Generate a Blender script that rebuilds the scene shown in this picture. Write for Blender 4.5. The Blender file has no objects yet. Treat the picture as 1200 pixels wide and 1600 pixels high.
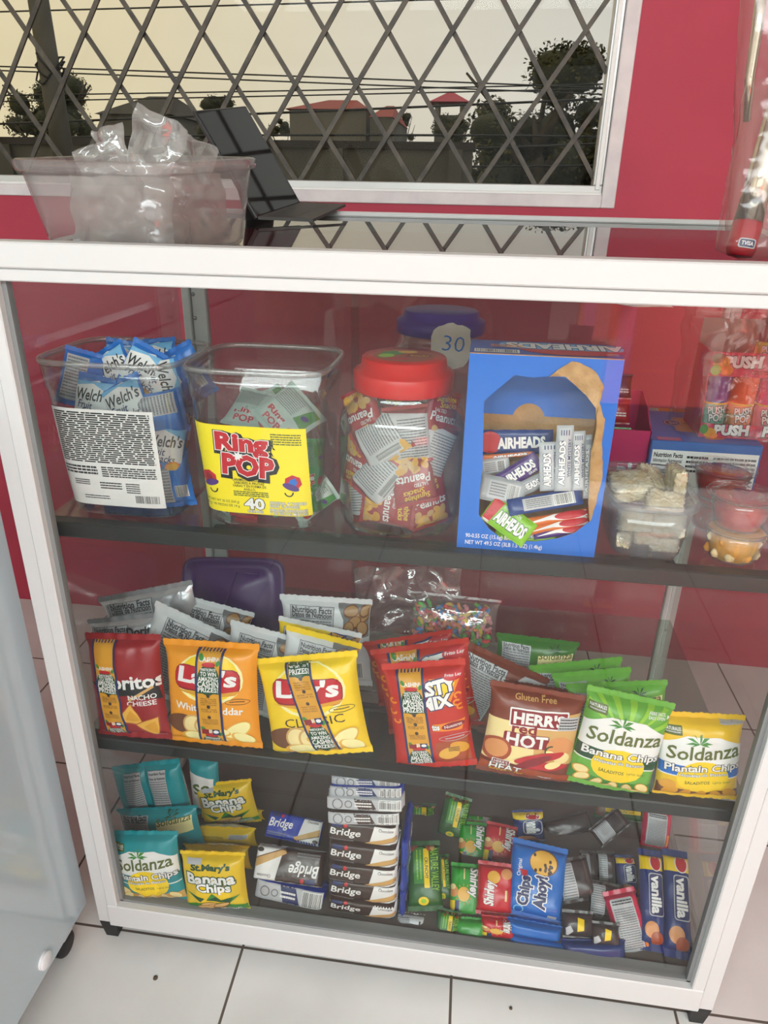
import bpy, math, random
from mathutils import Vector, Matrix, noise
from mathutils.geometry import tessellate_polygon

SC = bpy.context.scene
COL = SC.collection
rnd = random.Random(7)

# ------------------------------------------------------------------ camera
F_PX, CX, CY, CZ, PITCH, YAW, ROLL = 1115.94, 0.6579, -0.871, 1.356, 0.4205, 0.1283, 0.02
_fw = Vector((-math.sin(YAW)*math.cos(PITCH), math.cos(YAW)*math.cos(PITCH), -math.sin(PITCH)))
_r0 = Vector((math.cos(YAW), math.sin(YAW), 0))
_u0 = _r0.cross(_fw)
_R = _r0*math.cos(ROLL) + _u0*math.sin(ROLL)
_U = _u0*math.cos(ROLL) - _r0*math.sin(ROLL)
CAM = Vector((CX, CY, CZ))
cam_data = bpy.data.cameras.new('camera')
cam = bpy.data.objects.new('camera', cam_data)
COL.objects.link(cam)
cam.matrix_world = Matrix(((_R.x, _U.x, -_fw.x, CX), (_R.y, _U.y, -_fw.y, CY), (_R.z, _U.z, -_fw.z, CZ), (0, 0, 0, 1)))
cam_data.sensor_fit = 'VERTICAL'
cam_data.sensor_height = 36
cam_data.sensor_width = 27
cam_data.lens = 36*F_PX/1600
cam_data.clip_start = .02
cam_data.clip_end = 500
SC.camera = cam

# ------------------------------------------------------------------ light, sky, exposure
SC.view_settings.view_transform = 'Standard'
SC.view_settings.look = 'None'
SC.view_settings.gamma = 1
SC.view_settings.use_curve_mapping = False
SC.view_settings.exposure = 0.0
SC.cycles.max_bounces = 10
SC.cycles.diffuse_bounces = 4
SC.cycles.glossy_bounces = 4
SC.cycles.transmission_bounces = 6
SC.cycles.transparent_max_bounces = 48
SC.cycles.use_denoising = True
SC.cycles.caustics_reflective = False
SC.cycles.caustics_refractive = False

def lin(c):
    out = []
    for x in c[:3]:
        x /= 255.0
        out.append(x/12.92 if x <= .04045 else ((x+.055)/1.055)**2.4)
    return tuple(out) + (1.0,)

world = bpy.data.worlds.new('evening_sky')
SC.world = world
world.use_nodes = True
wt = world.node_tree
wt.nodes.clear()
wo = wt.nodes.new('ShaderNodeOutputWorld')
wb = wt.nodes.new('ShaderNodeBackground')
tc = wt.nodes.new('ShaderNodeTexCoord')
sep = wt.nodes.new('ShaderNodeSeparateXYZ')
wt.links.new(tc.outputs['Generated'], sep.inputs[0])
mr = wt.nodes.new('ShaderNodeMapRange')
mr.inputs[1].default_value = -.75
mr.inputs[2].default_value = .25
wt.links.new(sep.outputs['X'], mr.inputs[0])
cr = wt.nodes.new('ShaderNodeValToRGB')
e = cr.color_ramp.elements
e[0].position = 0; e[0].color = lin((255, 236, 190))
e[1].position = 1; e[1].color = lin((234, 230, 226))
k = e.new(.32); k.color = lin((250, 232, 196))
k = e.new(.62); k.color = lin((240, 228, 210))
wt.links.new(mr.outputs[0], cr.inputs[0])
nz = wt.nodes.new('ShaderNodeTexNoise')
nz.inputs['Scale'].default_value = 3.2
nz.inputs['Detail'].default_value = 5
mp = wt.nodes.new('ShaderNodeMapping')
mp.inputs['Scale'].default_value = (1, 1, 4)
wt.links.new(tc.outputs['Generated'], mp.inputs[0])
wt.links.new(mp.outputs[0], nz.inputs['Vector'])
mx = wt.nodes.new('ShaderNodeMixRGB')
mx.blend_type = 'MULTIPLY'
mx.inputs[0].default_value = .2
wt.links.new(cr.outputs[0], mx.inputs[1])
wt.links.new(nz.outputs['Fac'], mx.inputs[2])
wt.links.new(mx.outputs[0], wb.inputs[0])
wb.inputs[1].default_value = 1.0
wt.links.new(wb.outputs[0], wo.inputs[0])

def area(name, loc, aim, sx, sy, power, col=(1, 1, 1)):
    l = bpy.data.lights.new(name, 'AREA')
    l.shape = 'RECTANGLE'
    l.size, l.size_y, l.energy, l.color = sx, sy, power, col
    o = bpy.data.objects.new(name, l)
    COL.objects.link(o)
    o.location = loc
    o.rotation_euler = (Vector(aim)-Vector(loc)).to_track_quat('-Z', 'Y').to_euler()
    return o
area('shopfront_daylight', (.5, -6.4, 1.85), (.5, 0, 1.1), 5.4, 1.7, 48, (.885, .98, 1.0))
area('overhead_fill', (.6, -3.2, 2.86), (.6, -2.9, 0), 4.4, 1.6, 285, (.885, .98, 1.0))  # added overhead fill light, no such fixture is seen
sp_ = bpy.data.lights.new('coral_fill_spot', 'SPOT')  # added spot, brightens the unseen coral partition for its reflection in the glass
sp_.energy, sp_.spot_size, sp_.spot_blend, sp_.shadow_soft_size = 2100, math.radians(38), .15, .04
so_ = bpy.data.objects.new('coral_fill_spot', sp_); COL.objects.link(so_)
so_.location = (2.3, -1.25, 2.7)
so_.rotation_euler = (Vector((2.1, -2.7, .55))-Vector(so_.location)).to_track_quat('-Z', 'Y').to_euler()

# ------------------------------------------------------------------ materials
MATS = {}
def mat(name, col=(200, 200, 200), rough=.45, metal=0.0, spec=.5, coat=0.0, emit=None):
    """plain opaque surface, colour in sRGB 0-255; made once"""
    if name in MATS:
        return MATS[name]
    m = bpy.data.materials.new(name)
    m.use_nodes = True
    b = m.node_tree.nodes['Principled BSDF']
    b.inputs['Base Color'].default_value = lin(col)
    b.inputs['Roughness'].default_value = rough
    b.inputs['Metallic'].default_value = metal
    b.inputs['Specular IOR Level'].default_value = spec
    b.inputs['Coat Weight'].default_value = coat
    MATS[name] = m
    return m

def noisy(name, ca, cb, scale=8, rough=.5, detail=5, bump=0.0, spec=.5, metal=0.0, bscale=None, lo=.35, hi=.65, coat=0):
    """two tones mottled by object-space noise, with optional bump"""
    m = mat(name, ca, rough, metal, spec, coat)
    nt = m.node_tree
    b = nt.nodes['Principled BSDF']
    t = nt.nodes.new('ShaderNodeTexCoord')
    n = nt.nodes.new('ShaderNodeTexNoise')
    n.inputs['Scale'].default_value = scale
    n.inputs['Detail'].default_value = detail
    nt.links.new(t.outputs['Object'], n.inputs['Vector'])
    r = nt.nodes.new('ShaderNodeValToRGB')
    r.color_ramp.elements[0].position = lo
    r.color_ramp.elements[1].position = hi
    r.color_ramp.elements[0].color = lin(ca)
    r.color_ramp.elements[1].color = lin(cb)
    nt.links.new(n.outputs['Fac'], r.inputs[0])
    nt.links.new(r.outputs[0], b.inputs['Base Color'])
    if bump:
        n2 = nt.nodes.new('ShaderNodeTexNoise')
        n2.inputs['Scale'].default_value = bscale or scale*4
        n2.inputs['Detail'].default_value = 4
        nt.links.new(t.outputs['Object'], n2.inputs['Vector'])
        bp = nt.nodes.new('ShaderNodeBump')
        bp.inputs['Strength'].default_value = bump
        bp.inputs['Distance'].default_value = .004
        nt.links.new(n2.outputs['Fac'], bp.inputs['Height'])
        nt.links.new(bp.outputs[0], b.inputs['Normal'])
    return m

def clear(name, tint=(255, 255, 255), f0=.04, rough=.02, milk=0.0, milkcol=(235, 235, 235), wrinkle=0.0, wscale=60, power=5.0):
    """clear sheet: Schlick mix of transparent and glossy, optional milky diffuse share and wrinkled sheen"""
    m = bpy.data.materials.new(name)
    m.use_nodes = True
    nt = m.node_tree
    nt.nodes.clear()
    out = nt.nodes.new('ShaderNodeOutputMaterial')
    tr = nt.nodes.new('ShaderNodeBsdfTransparent')
    tr.inputs[0].default_value = lin(tint)
    gl = nt.nodes.new('ShaderNodeBsdfGlossy')
    gl.inputs['Roughness'].default_value = rough
    geo = nt.nodes.new('ShaderNodeNewGeometry')
    nrm = geo.outputs['Normal']
    if wrinkle:
        t = nt.nodes.new('ShaderNodeTexCoord')
        n = nt.nodes.new('ShaderNodeTexNoise')
        n.inputs['Scale'].default_value = wscale
        n.inputs['Detail'].default_value = 3
        n.inputs['Distortion'].default_value = 1.2
        nt.links.new(t.outputs['Object'], n.inputs['Vector'])
        bp = nt.nodes.new('ShaderNodeBump')
        bp.inputs['Strength'].default_value = wrinkle
        bp.inputs['Distance'].default_value = .004
        nt.links.new(n.outputs['Fac'], bp.inputs['Height'])
        nrm = bp.outputs[0]
        nt.links.new(nrm, gl.inputs['Normal'])
    d = nt.nodes.new('ShaderNodeVectorMath'); d.operation = 'DOT_PRODUCT'
    nt.links.new(nrm, d.inputs[0])
    nt.links.new(geo.outputs['Incoming'], d.inputs[1])
    def mth(op, a, b=None):
        q = nt.nodes.new('ShaderNodeMath'); q.operation = op
        for i, x in enumerate((a, b)):
            if x is None: continue
            if isinstance(x, (int, float)): q.inputs[i].default_value = x
            else: nt.links.new(x, q.inputs[i])
        return q.outputs[0]
    c = mth('ABSOLUTE', d.outputs['Value'])
    k = mth('POWER', mth('SUBTRACT', 1.0, c), power)
    fr = mth('MINIMUM', mth('ADD', mth('MULTIPLY', k, 1-f0), f0), 1.0)
    mix = nt.nodes.new('ShaderNodeMixShader')
    nt.links.new(fr, mix.inputs[0])
    if milk:
        df = nt.nodes.new('ShaderNodeBsdfDiffuse')
        df.inputs[0].default_value = lin(milkcol)
        tl = nt.nodes.new('ShaderNodeBsdfTranslucent')
        tl.inputs[0].default_value = lin(milkcol)
        m0 = nt.nodes.new('ShaderNodeMixShader'); m0.inputs[0].default_value = .45
        nt.links.new(df.outputs[0], m0.inputs[1]); nt.links.new(tl.outputs[0], m0.inputs[2])
        m1 = nt.nodes.new('ShaderNodeMixShader'); m1.inputs[0].default_value = milk
        nt.links.new(tr.outputs[0], m1.inputs[1]); nt.links.new(m0.outputs[0], m1.inputs[2])
        nt.links.new(m1.outputs[0], mix.inputs[1])
    else:
        nt.links.new(tr.outputs[0], mix.inputs[1])
    nt.links.new(gl.outputs[0], mix.inputs[2])
    nt.links.new(mix.outputs[0], out.inputs[0])
    MATS[name] = m
    return m

# ------------------------------------------------------------------ mesh builder and scene bookkeeping
class MB:
    def __init__(s):
        s.v, s.f, s.m, s.sm = [], [], [], []
    def add(s, verts, faces, m, smooth=False):
        b = len(s.v)
        s.v += [tuple(p) for p in verts]
        for f in faces:
            s.f.append(tuple(b+i for i in f)); s.m.append(m); s.sm.append(smooth)
        return s
    def box(s, x0, x1, y0, y1, z0, z1, m, M=None):
        p = [(x0, y0, z0), (x1, y0, z0), (x1, y1, z0), (x0, y1, z0), (x0, y0, z1), (x1, y0, z1), (x1, y1, z1), (x0, y1, z1)]
        if M is not None: p = [M @ Vector(q) for q in p]
        return s.add(p, [(3, 2, 1, 0), (4, 5, 6, 7), (0, 1, 5, 4), (1, 2, 6, 5), (2, 3, 7, 6), (3, 0, 4, 7)], m)
    def bbox(s, x0, x1, y0, y1, z0, z1, m, c=.002):
        """box with chamfered edges"""
        xs, ys, zs = (x0, x1), (y0, y1), (z0, z1)
        P = []
        for k in (0, 1):
            for j in (0, 1):
                for i in (0, 1):
                    sx, sy, sz = (1-2*i)*c, (1-2*j)*c, (1-2*k)*c
                    P += [(xs[i], ys[j]+sy, zs[k]+sz), (xs[i]+sx, ys[j], zs[k]+sz), (xs[i]+sx, ys[j]+sy, zs[k])]
        I = lambda i, j, k, a: ((k*2+j)*2+i)*3+a
        F = [(I(0,0,0,0), I(0,0,1,0), I(0,1,1,0), I(0,1,0,0)), (I(1,0,0,0), I(1,1,0,0), I(1,1,1,0), I(1,0,1,0)),
             (I(0,0,0,1), I(1,0,0,1), I(1,0,1,1), I(0,0,1,1)), (I(0,1,0,1), I(0,1,1,1), I(1,1,1,1), I(1,1,0,1)),
             (I(0,0,0,2), I(0,1,0,2), I(1,1,0,2), I(1,0,0,2)), (I(0,0,1,2), I(1,0,1,2), I(1,1,1,2), I(0,1,1,2))]
        for j in (0, 1):
            for k in (0, 1):
                F.append((I(0,j,k,1), I(1,j,k,1), I(1,j,k,2), I(0,j,k,2)))
        for i in (0, 1):
            for k in (0, 1):
                F.append((I(i,0,k,0), I(i,1,k,0), I(i,1,k,2), I(i,0,k,2)))
            for j in (0, 1):
                F.append((I(i,j,0,0), I(i,j,1,0), I(i,j,1,1), I(i,j,0,1)))
                for k in (0, 1):
                    F.append((I(i,j,k,0), I(i,j,k,1), I(i,j,k,2)))
        return s.add(P, F, m)
    def grid(s, fn, nu, nv, m, smooth=True, wrap=False):
        """fn(u,v) over 0..1; m may be a function of (u,v) cell centres"""
        cu = nu if wrap else nu+1
        vs = [fn(i/nu, j/nv) for j in range(nv+1) for i in range(cu)]
        b = len(s.v)
        s.v += [tuple(p) for p in vs]
        for j in range(nv):
            for i in range(nu):
                i2 = (i+1) % cu
                s.f.append((b+j*cu+i, b+j*cu+i2, b+(j+1)*cu+i2, b+(j+1)*cu+i))
                s.m.append(m((i+.5)/nu, (j+.5)/nv) if callable(m) else m)
                s.sm.append(smooth)
        return s
    def tube(s, pts, r, m, n=8, caps=True):
        pts = [Vector(p) for p in pts]
        rs = r if isinstance(r, (list, tuple)) else [r]*len(pts)
        V, Fc = [], []
        ref = Vector((0.13, .31, .94)).normalized()
        for i, p in enumerate(pts):
            t = (pts[min(i+1, len(pts)-1)]-pts[max(i-1, 0)]).normalized()
            a = t.cross(ref)
            if a.length < .05: a = t.cross(Vector((1, 0, 0)))
            a.normalize(); b = t.cross(a)
            for k in range(n):
                an = 2*math.pi*k/n
                V.append(p+(a*math.cos(an)+b*math.sin(an))*rs[i])
        for i in range(len(pts)-1):
            for k in range(n):
                k2 = (k+1) % n
                Fc.append((i*n+k, i*n+k2, (i+1)*n+k2, (i+1)*n+k))
        if caps:
            Fc += [tuple(range(n))[::-1], tuple((len(pts)-1)*n+k for k in range(n))]
        return s.add(V, Fc, m, True)
    def lathe(s, prof, m, n=40, sq=2.0, sx=1.0, sy=1.0, closed=False):
        """profile [(r,z)] swept round z; sq>2 squares the cross-section"""
        def fn(i, p):
            a = 2*math.pi*i/n
            c, q = math.cos(a), math.sin(a)
            d = (abs(c)**sq+abs(q)**sq)**(-1/sq)
            return (p[0]*c*d*sx, p[0]*q*d*sy, p[1])
        V = [fn(i, p) for p in prof for i in range(n)]
        Fc = []
        L = len(prof)
        for j in range(L if closed else L-1):
            j2 = (j+1) % L
            for i in range(n):
                i2 = (i+1) % n
                Fc.append((j*n+i, j*n+i2, j2*n+i2, j2*n+i))
        return s.add(V, Fc, m, True)
    def fan(s, pts, m):
        return s.add(pts, [tuple(range(len(pts)))], m)
    def build(s, name, parent=None, M=None):
        me = bpy.data.meshes.new(name)
        me.from_pydata(s.v, [], s.f)
        names = []
        for x in s.m:
            if x not in names: names.append(x)
        for x in names: me.materials.append(MATS[x])
        me.polygons.foreach_set('material_index', [names.index(x) for x in s.m])
        me.polygons.foreach_set('use_smooth', s.sm)
        me.update()
        o = bpy.data.objects.new(name, me)
        COL.objects.link(o)
        if parent is not None: o.parent = parent
        if M is not None: o.matrix_local = M
        return o

def tag(o, label, cat=None, group=None, kind=None):
    if label: o['label'] = label
    if cat: o['category'] = cat
    if group: o['group'] = group
    if kind: o['kind'] = kind
    return o
def thing(name, label, cat, M=None, group=None, kind=None):
    o = bpy.data.objects.new(name, None)
    o.empty_display_size = .05
    COL.objects.link(o)
    if M is not None: o.matrix_world = M
    return tag(o, label, cat, group, kind)
def struct(o):
    o['kind'] = 'structure'
    return o
def dup(o, M, label, cat=None, group=None):
    """a copy of a thing with copies of its parts and sub-parts"""
    c = o.copy(); COL.objects.link(c); c.matrix_world = M
    def rec(src, dst):
        for ch in list(src.children):
            d = ch.copy(); COL.objects.link(d); d.parent = dst; d.matrix_local = ch.matrix_local.copy()
            rec(ch, d)
    rec(o, c)
    c['label'] = label
    if cat: c['category'] = cat
    if group: c['group'] = group
    return c

# ------------------------------------------------------------------ picture point -> place
def ray(px, py):
    return (_fw + _R*((px-600)/F_PX) - _U*((py-800)/F_PX))
def at(px, py, x=None, y=None, z=None):
    d = ray(px, py)
    if x is not None: t = (x-CX)/d.x
    elif y is not None: t = (y-CY)/d.y
    else: t = (z-CZ)/d.z
    return CAM + d*t
def fit(quad, y=None, z=None, lean=10, yaw=0, top=False):
    """A flat pack seen at quad (TL,TR,BR,BL) whose foot stands at depth y or on height z, leaned back
    by lean degrees and turned by yaw: returns its matrix (origin at the foot), width and height."""
    TL, TR, BR, BL = quad
    bm = ((BL[0]+BR[0])/2, (BL[1]+BR[1])/2)
    P = at(*bm, y=y) if z is None else at(*bm, z=z)
    a, b = math.radians(lean), math.radians(yaw)
    n = Vector((math.sin(b)*math.cos(a), -math.cos(b)*math.cos(a), math.sin(a)))
    pts = []
    for q in quad:
        d = ray(*q)
        t = (P-CAM).dot(n)/d.dot(n)
        pts.append(CAM+d*t)
    tl, tr, br, bl = pts
    rt = ((tr-tl)+(br-bl)).normalized()
    w = ((tr-tl).length+(br-bl).length)/2
    up = rt.cross(-n).normalized()
    if up.dot((tl+tr)-(bl+br)) < 0: up = -up
    up = (n.cross(rt)).normalized()
    h = ((tl+tr)/2-(bl+br)/2).dot(up)
    o = (bl+br)/2
    M = Matrix(((rt.x, -n.x, up.x, o.x), (rt.y, -n.y, up.y, o.y), (rt.z, -n.z, up.z, o.z), (0, 0, 0, 1)))
    return M, w, abs(h)
def fit_top(TL, TR, y, zfoot, lean=10, yaw=0):
    """A pack of which only the top edge TL-TR shows; its foot stands at depth y on zfoot."""
    a, b = math.radians(lean), math.radians(yaw)
    n = Vector((math.sin(b)*math.cos(a), -math.cos(b)*math.cos(a), math.sin(a)))
    mid = at((TL[0]+TR[0])/2, (TL[1]+TR[1])/2, y=y)
    P = Vector((mid.x, y, zfoot))
    pts = []
    for q in (TL, TR):
        d = ray(*q)
        pts.append(CAM+d*((P-CAM).dot(n)/d.dot(n)))
    rt = (pts[1]-pts[0]); w = rt.length; rt.normalize()
    up = n.cross(rt).normalized()
    m = (pts[0]+pts[1])/2
    h = (m.z-zfoot)/up.z if up.z > .05 else .15
    o = m-up*h
    M = Matrix(((rt.x, -n.x, up.x, o.x), (rt.y, -n.y, up.y, o.y), (rt.z, -n.z, up.z, o.z), (0, 0, 0, 1)))
    return M, w, h
def pose(loc, rz=0, rx=0, ry=0):
    return Matrix.Translation(loc) @ Matrix.Rotation(math.radians(rz), 4, 'Z') @ Matrix.Rotation(math.radians(rx), 4, 'X') @ Matrix.Rotation(math.radians(ry), 4, 'Y')

# ------------------------------------------------------------------ printed artwork (flat shapes laid on a surface)
_gl = {}
def glyphs(s, off):
    key = (s, round(off, 3))
    if key in _gl: return _gl[key]
    cu = bpy.data.curves.new('t', 'FONT')
    cu.body = s
    cu.resolution_u = 2
    cu.offset = off
    cu.fill_mode = 'FRONT'
    o = bpy.data.objects.new('t', cu)
    me = o.to_mesh()
    vs = [(v.co.x, v.co.y) for v in me.vertices]
    fs = [tuple(p.vertices) for p in me.polygons]
    o.to_mesh_clear()
    bpy.data.objects.remove(o)
    bpy.data.curves.remove(cu)
    _gl[key] = (vs, fs)
    return _gl[key]

class Art:
    """2D print in units of 1/100 of the pack's width: x -50..50, y 0..H"""
    def __init__(s): s.L = []
    def raw(s, vs, fs, m): s.L.append((vs, fs, m)); return s
    def poly(s, pts, m):
        tri = tessellate_polygon([[Vector((p[0], p[1], 0)) for p in pts]])
        return s.raw(list(pts), [tuple(t) for t in tri], m)
    def rect(s, x0, y0, x1, y1, m): return s.raw([(x0, y0), (x1, y0), (x1, y1), (x0, y1)], [(0, 1, 2, 3)], m)
    def rrect(s, cx, cy, w, h, m, r=None, rot=0, bow=0):
        r = min(w, h)*.3 if r is None else r
        pts = []
        for sx, sy, a0 in ((1, 1, 0), (-1, 1, 90), (-1, -1, 180), (1, -1, 270)):
            for k in range(4):
                a = math.radians(a0+30*k)
                pts.append((sx*(w/2-r)+r*math.cos(a), sy*(h/2-r)+r*math.sin(a)))
        c, q = math.cos(math.radians(rot)), math.sin(math.radians(rot))
        pts = [(cx+x*c-(y+bow*x*x/(w*w))*q, cy+x*q+(y+bow*x*x/(w*w))*c) for x, y in pts]
        return s.poly(pts, m)
    def ell(s, cx, cy, rx, ry, m, rot=0, n=20, a0=0, a1=360):
        c, q = math.cos(math.radians(rot)), math.sin(math.radians(rot))
        pts = []
        for k in range(n+(1 if a1-a0 < 360 else 0)):
            a = math.radians(a0+(a1-a0)*k/n)
            x, y = rx*math.cos(a), ry*math.sin(a)
            pts.append((cx+x*c-y*q, cy+x*q+y*c))
        return s.poly(pts, m)
    def ring(s, cx, cy, rx, ry, t, m, n=20, a0=0, a1=360):
        vs, fs = [], []
        for k in range(n+1):
            a = math.radians(a0+(a1-a0)*k/n)
            vs += [(cx+rx*math.cos(a), cy+ry*math.sin(a)), (cx+(rx-t)*math.cos(a), cy+(ry-t)*math.sin(a))]
        for k in range(n): fs.append((2*k, 2*k+2, 2*k+3, 2*k+1))
        return s.raw(vs, fs, m)
    def star(s, cx, cy, r0, r1, n, m, rot=0):
        return s.poly([(cx+(r0 if k % 2 else r1)*math.cos(math.radians(rot+180*k/n)), cy+(r0 if k % 2 else r1)*math.sin(math.radians(rot+180*k/n))) for k in range(2*n)], m)
    def text(s, t, cx, cy, w, h, m, rot=0, shear=0, bold=.012, out=None, arc=0):
        base = glyphs(t, 0)[0]
        if not base: return s
        x0, x1 = min(p[0] for p in base), max(p[0] for p in base)
        y0, y1 = min(p[1] for p in base), max(p[1] for p in base)
        sx, sy = w/max(1e-6, x1-x0), h/max(1e-6, y1-y0)
        c, q = math.cos(math.radians(rot)), math.sin(math.radians(rot))
        for off, mm in (([(bold+out[1], out[0])] if out else []) + [(bold, m)]):
            vs, fs = glyphs(t, off)
            V = []
            for (x, y) in vs:
                X, Y = (x-(x0+x1)/2)*sx, (y-(y0+y1)/2)*sy
                X += shear*Y
                Y += arc*(1-(2*X/w)**2)
                V.append((cx+X*c-Y*q, cy+X*q+Y*c))
            s.raw(V, fs, mm)
        return s
    def lines(s, x0, y0, x1, y1, n, m, fill=.55, seed=1, rot=0):
        """rows of small print, too fine to read in the photograph"""
        r = random.Random(seed)
        vs, fs = [], []
        H = (y1-y0)/n
        for j in range(n):
            y = y1-(j+.5)*H
            x = x0
            while x < x1-.5:
                d = min(x1-x, (x1-x0)*r.uniform(.04, .16))
                b = len(vs)
                vs += [(x, y-H*fill/2), (x+d*.86, y-H*fill/2), (x+d*.86, y+H*fill/2), (x, y+H*fill/2)]
                fs.append((b, b+1, b+2, b+3))
                x += d
        if rot:
            c, q = math.cos(math.radians(rot)), math.sin(math.radians(rot)); cx, cy = (x0+x1)/2, (y0+y1)/2
            vs = [(cx+(x-cx)*c-(y-cy)*q, cy+(x-cx)*q+(y-cy)*c) for x, y in vs]
        return s.raw(vs, fs, m)
    def barcode(s, x0, y0, x1, y1, seed=3, white='print_white', ink='print_black', n=18):
        s.rect(x0-1, y0-1, x1+1, y1+1, white)
        r = random.Random(seed); vs, fs = [], []; p = (x1-x0)/n
        for k in range(n):
            d = p*r.uniform(.25, .7); b = len(vs); x = x0+k*p
            vs += [(x, y0), (x+d, y0), (x+d, y1), (x, y1)]; fs.append((b, b+1, b+2, b+3))
        return s.raw(vs, fs, ink)
    def xf(s, fn):
        s.L = [([fn(x, y) for x, y in vs], fs, m) for vs, fs, m in s.L]; return s
    def lay(s, mb, fn, scale, lift0=.0005, step=.00013, lim=.0045, clip=None):
        """fn(X, Y, lift) -> point; triangles longer than lim metres are split so the print follows the surface"""
        lev, boxes = [], []
        for vs, fs, m in s.L:
            bx = (min(p[0] for p in vs), max(p[0] for p in vs), min(p[1] for p in vs), max(p[1] for p in vs))
            l_ = 0
            for b_, k_ in zip(boxes, lev):
                if k_ >= l_ and b_[0] < bx[1] and bx[0] < b_[1] and b_[2] < bx[3] and bx[2] < b_[3]: l_ = k_+1
            boxes.append(bx); lev.append(l_)
        for i, (vs, fs, m) in enumerate(s.L):
            lift = lift0+step*lev[i]
            P = [(x*scale, y*scale) for x, y in vs]
            if clip:
                P = [(min(max(x, clip[0]), clip[1]), min(max(y, clip[2]), clip[3])) for x, y in P]
            T = []
            for f in fs:
                for k in range(1, len(f)-1): T.append((f[0], f[k], f[k+1]))
            done, idx = [], {}
            st = list(T)
            while st:
                a, b, c = st.pop()
                d = [((P[a][0]-P[b][0])**2+(P[a][1]-P[b][1])**2, a, b, c), ((P[b][0]-P[c][0])**2+(P[b][1]-P[c][1])**2, b, c, a), ((P[c][0]-P[a][0])**2+(P[c][1]-P[a][1])**2, c, a, b)]
                e_ = max(d)
                if e_[0] > lim*lim and len(done) < 9000:
                    _, p, q, o = e_
                    k = (min(p, q), max(p, q))
                    if k not in idx:
                        idx[k] = len(P); P.append(((P[p][0]+P[q][0])/2, (P[p][1]+P[q][1])/2))
                    n = idx[k]
                    st += [(p, n, o), (n, q, o)]
                else: done.append((a, b, c))
            # keep the print facing outwards
            out = []
            for a, b, c in done:
                A = (P[b][0]-P[a][0])*(P[c][1]-P[a][1])-(P[b][1]-P[a][1])*(P[c][0]-P[a][0])
                if abs(A) < 1e-12: continue
                out.append((a, b, c) if A > 0 else (a, c, b))
            mb.add([fn(x, y, lift) for x, y in P], out, m, True)

for n_, c_ in dict(white=(240, 240, 238), black=(24, 24, 26), navy=(34, 44, 98), red=(196, 26, 40), darkred=(140, 20, 34), yellow=(250, 214, 20),
                   gold=(222, 160, 40), orange=(240, 140, 30), green=(60, 140, 50), darkgreen=(24, 74, 40), lime=(150, 205, 60), teal=(24, 140, 150), blue=(30, 112, 205),
                   sky=(120, 190, 235), brown=(112, 66, 34), tan=(216, 172, 104), cream=(246, 226, 160), pale=(250, 240, 170), grey=(120, 120, 122), silver=(190, 192, 196),
                   pink=(226, 70, 130), purple=(82, 44, 130), magenta=(190, 40, 110), choc=(66, 42, 36), rust=(170, 74, 34), chip=(235, 180, 70), skin=(222, 150, 90), spud=(168, 128, 78), olive=(92, 104, 40)).items():
    mat('print_'+n_, c_, .38, 0, .5)

# ------------------------------------------------------------------ packs: filled pillow bags and flow wraps
def film(name, col, rough=.3, bump=.25, scale=38, metal=0.0):
    """glossy printed film with fine creases"""
    if name in MATS: return name
    m = mat(name, col, rough, metal, .5)
    nt = m.node_tree; b = nt.nodes['Principled BSDF']
    t = nt.nodes.new('ShaderNodeTexCoord'); n = nt.nodes.new('ShaderNodeTexNoise')
    n.inputs['Scale'].default_value = scale; n.inputs['Detail'].default_value = 3; n.inputs['Distortion'].default_value = .8
    bp = nt.nodes.new('ShaderNodeBump'); bp.inputs['Strength'].default_value = bump; bp.inputs['Distance'].default_value = .004
    nt.links.new(t.outputs['Object'], n.inputs['Vector']); nt.links.new(n.outputs['Fac'], bp.inputs['Height']); nt.links.new(bp.outputs[0], b.inputs['Normal'])
    return name
film('film_silver', (206, 208, 212), .25, .5, 30, .55)
film('film_white', (226, 228, 230), .32, .3)

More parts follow.
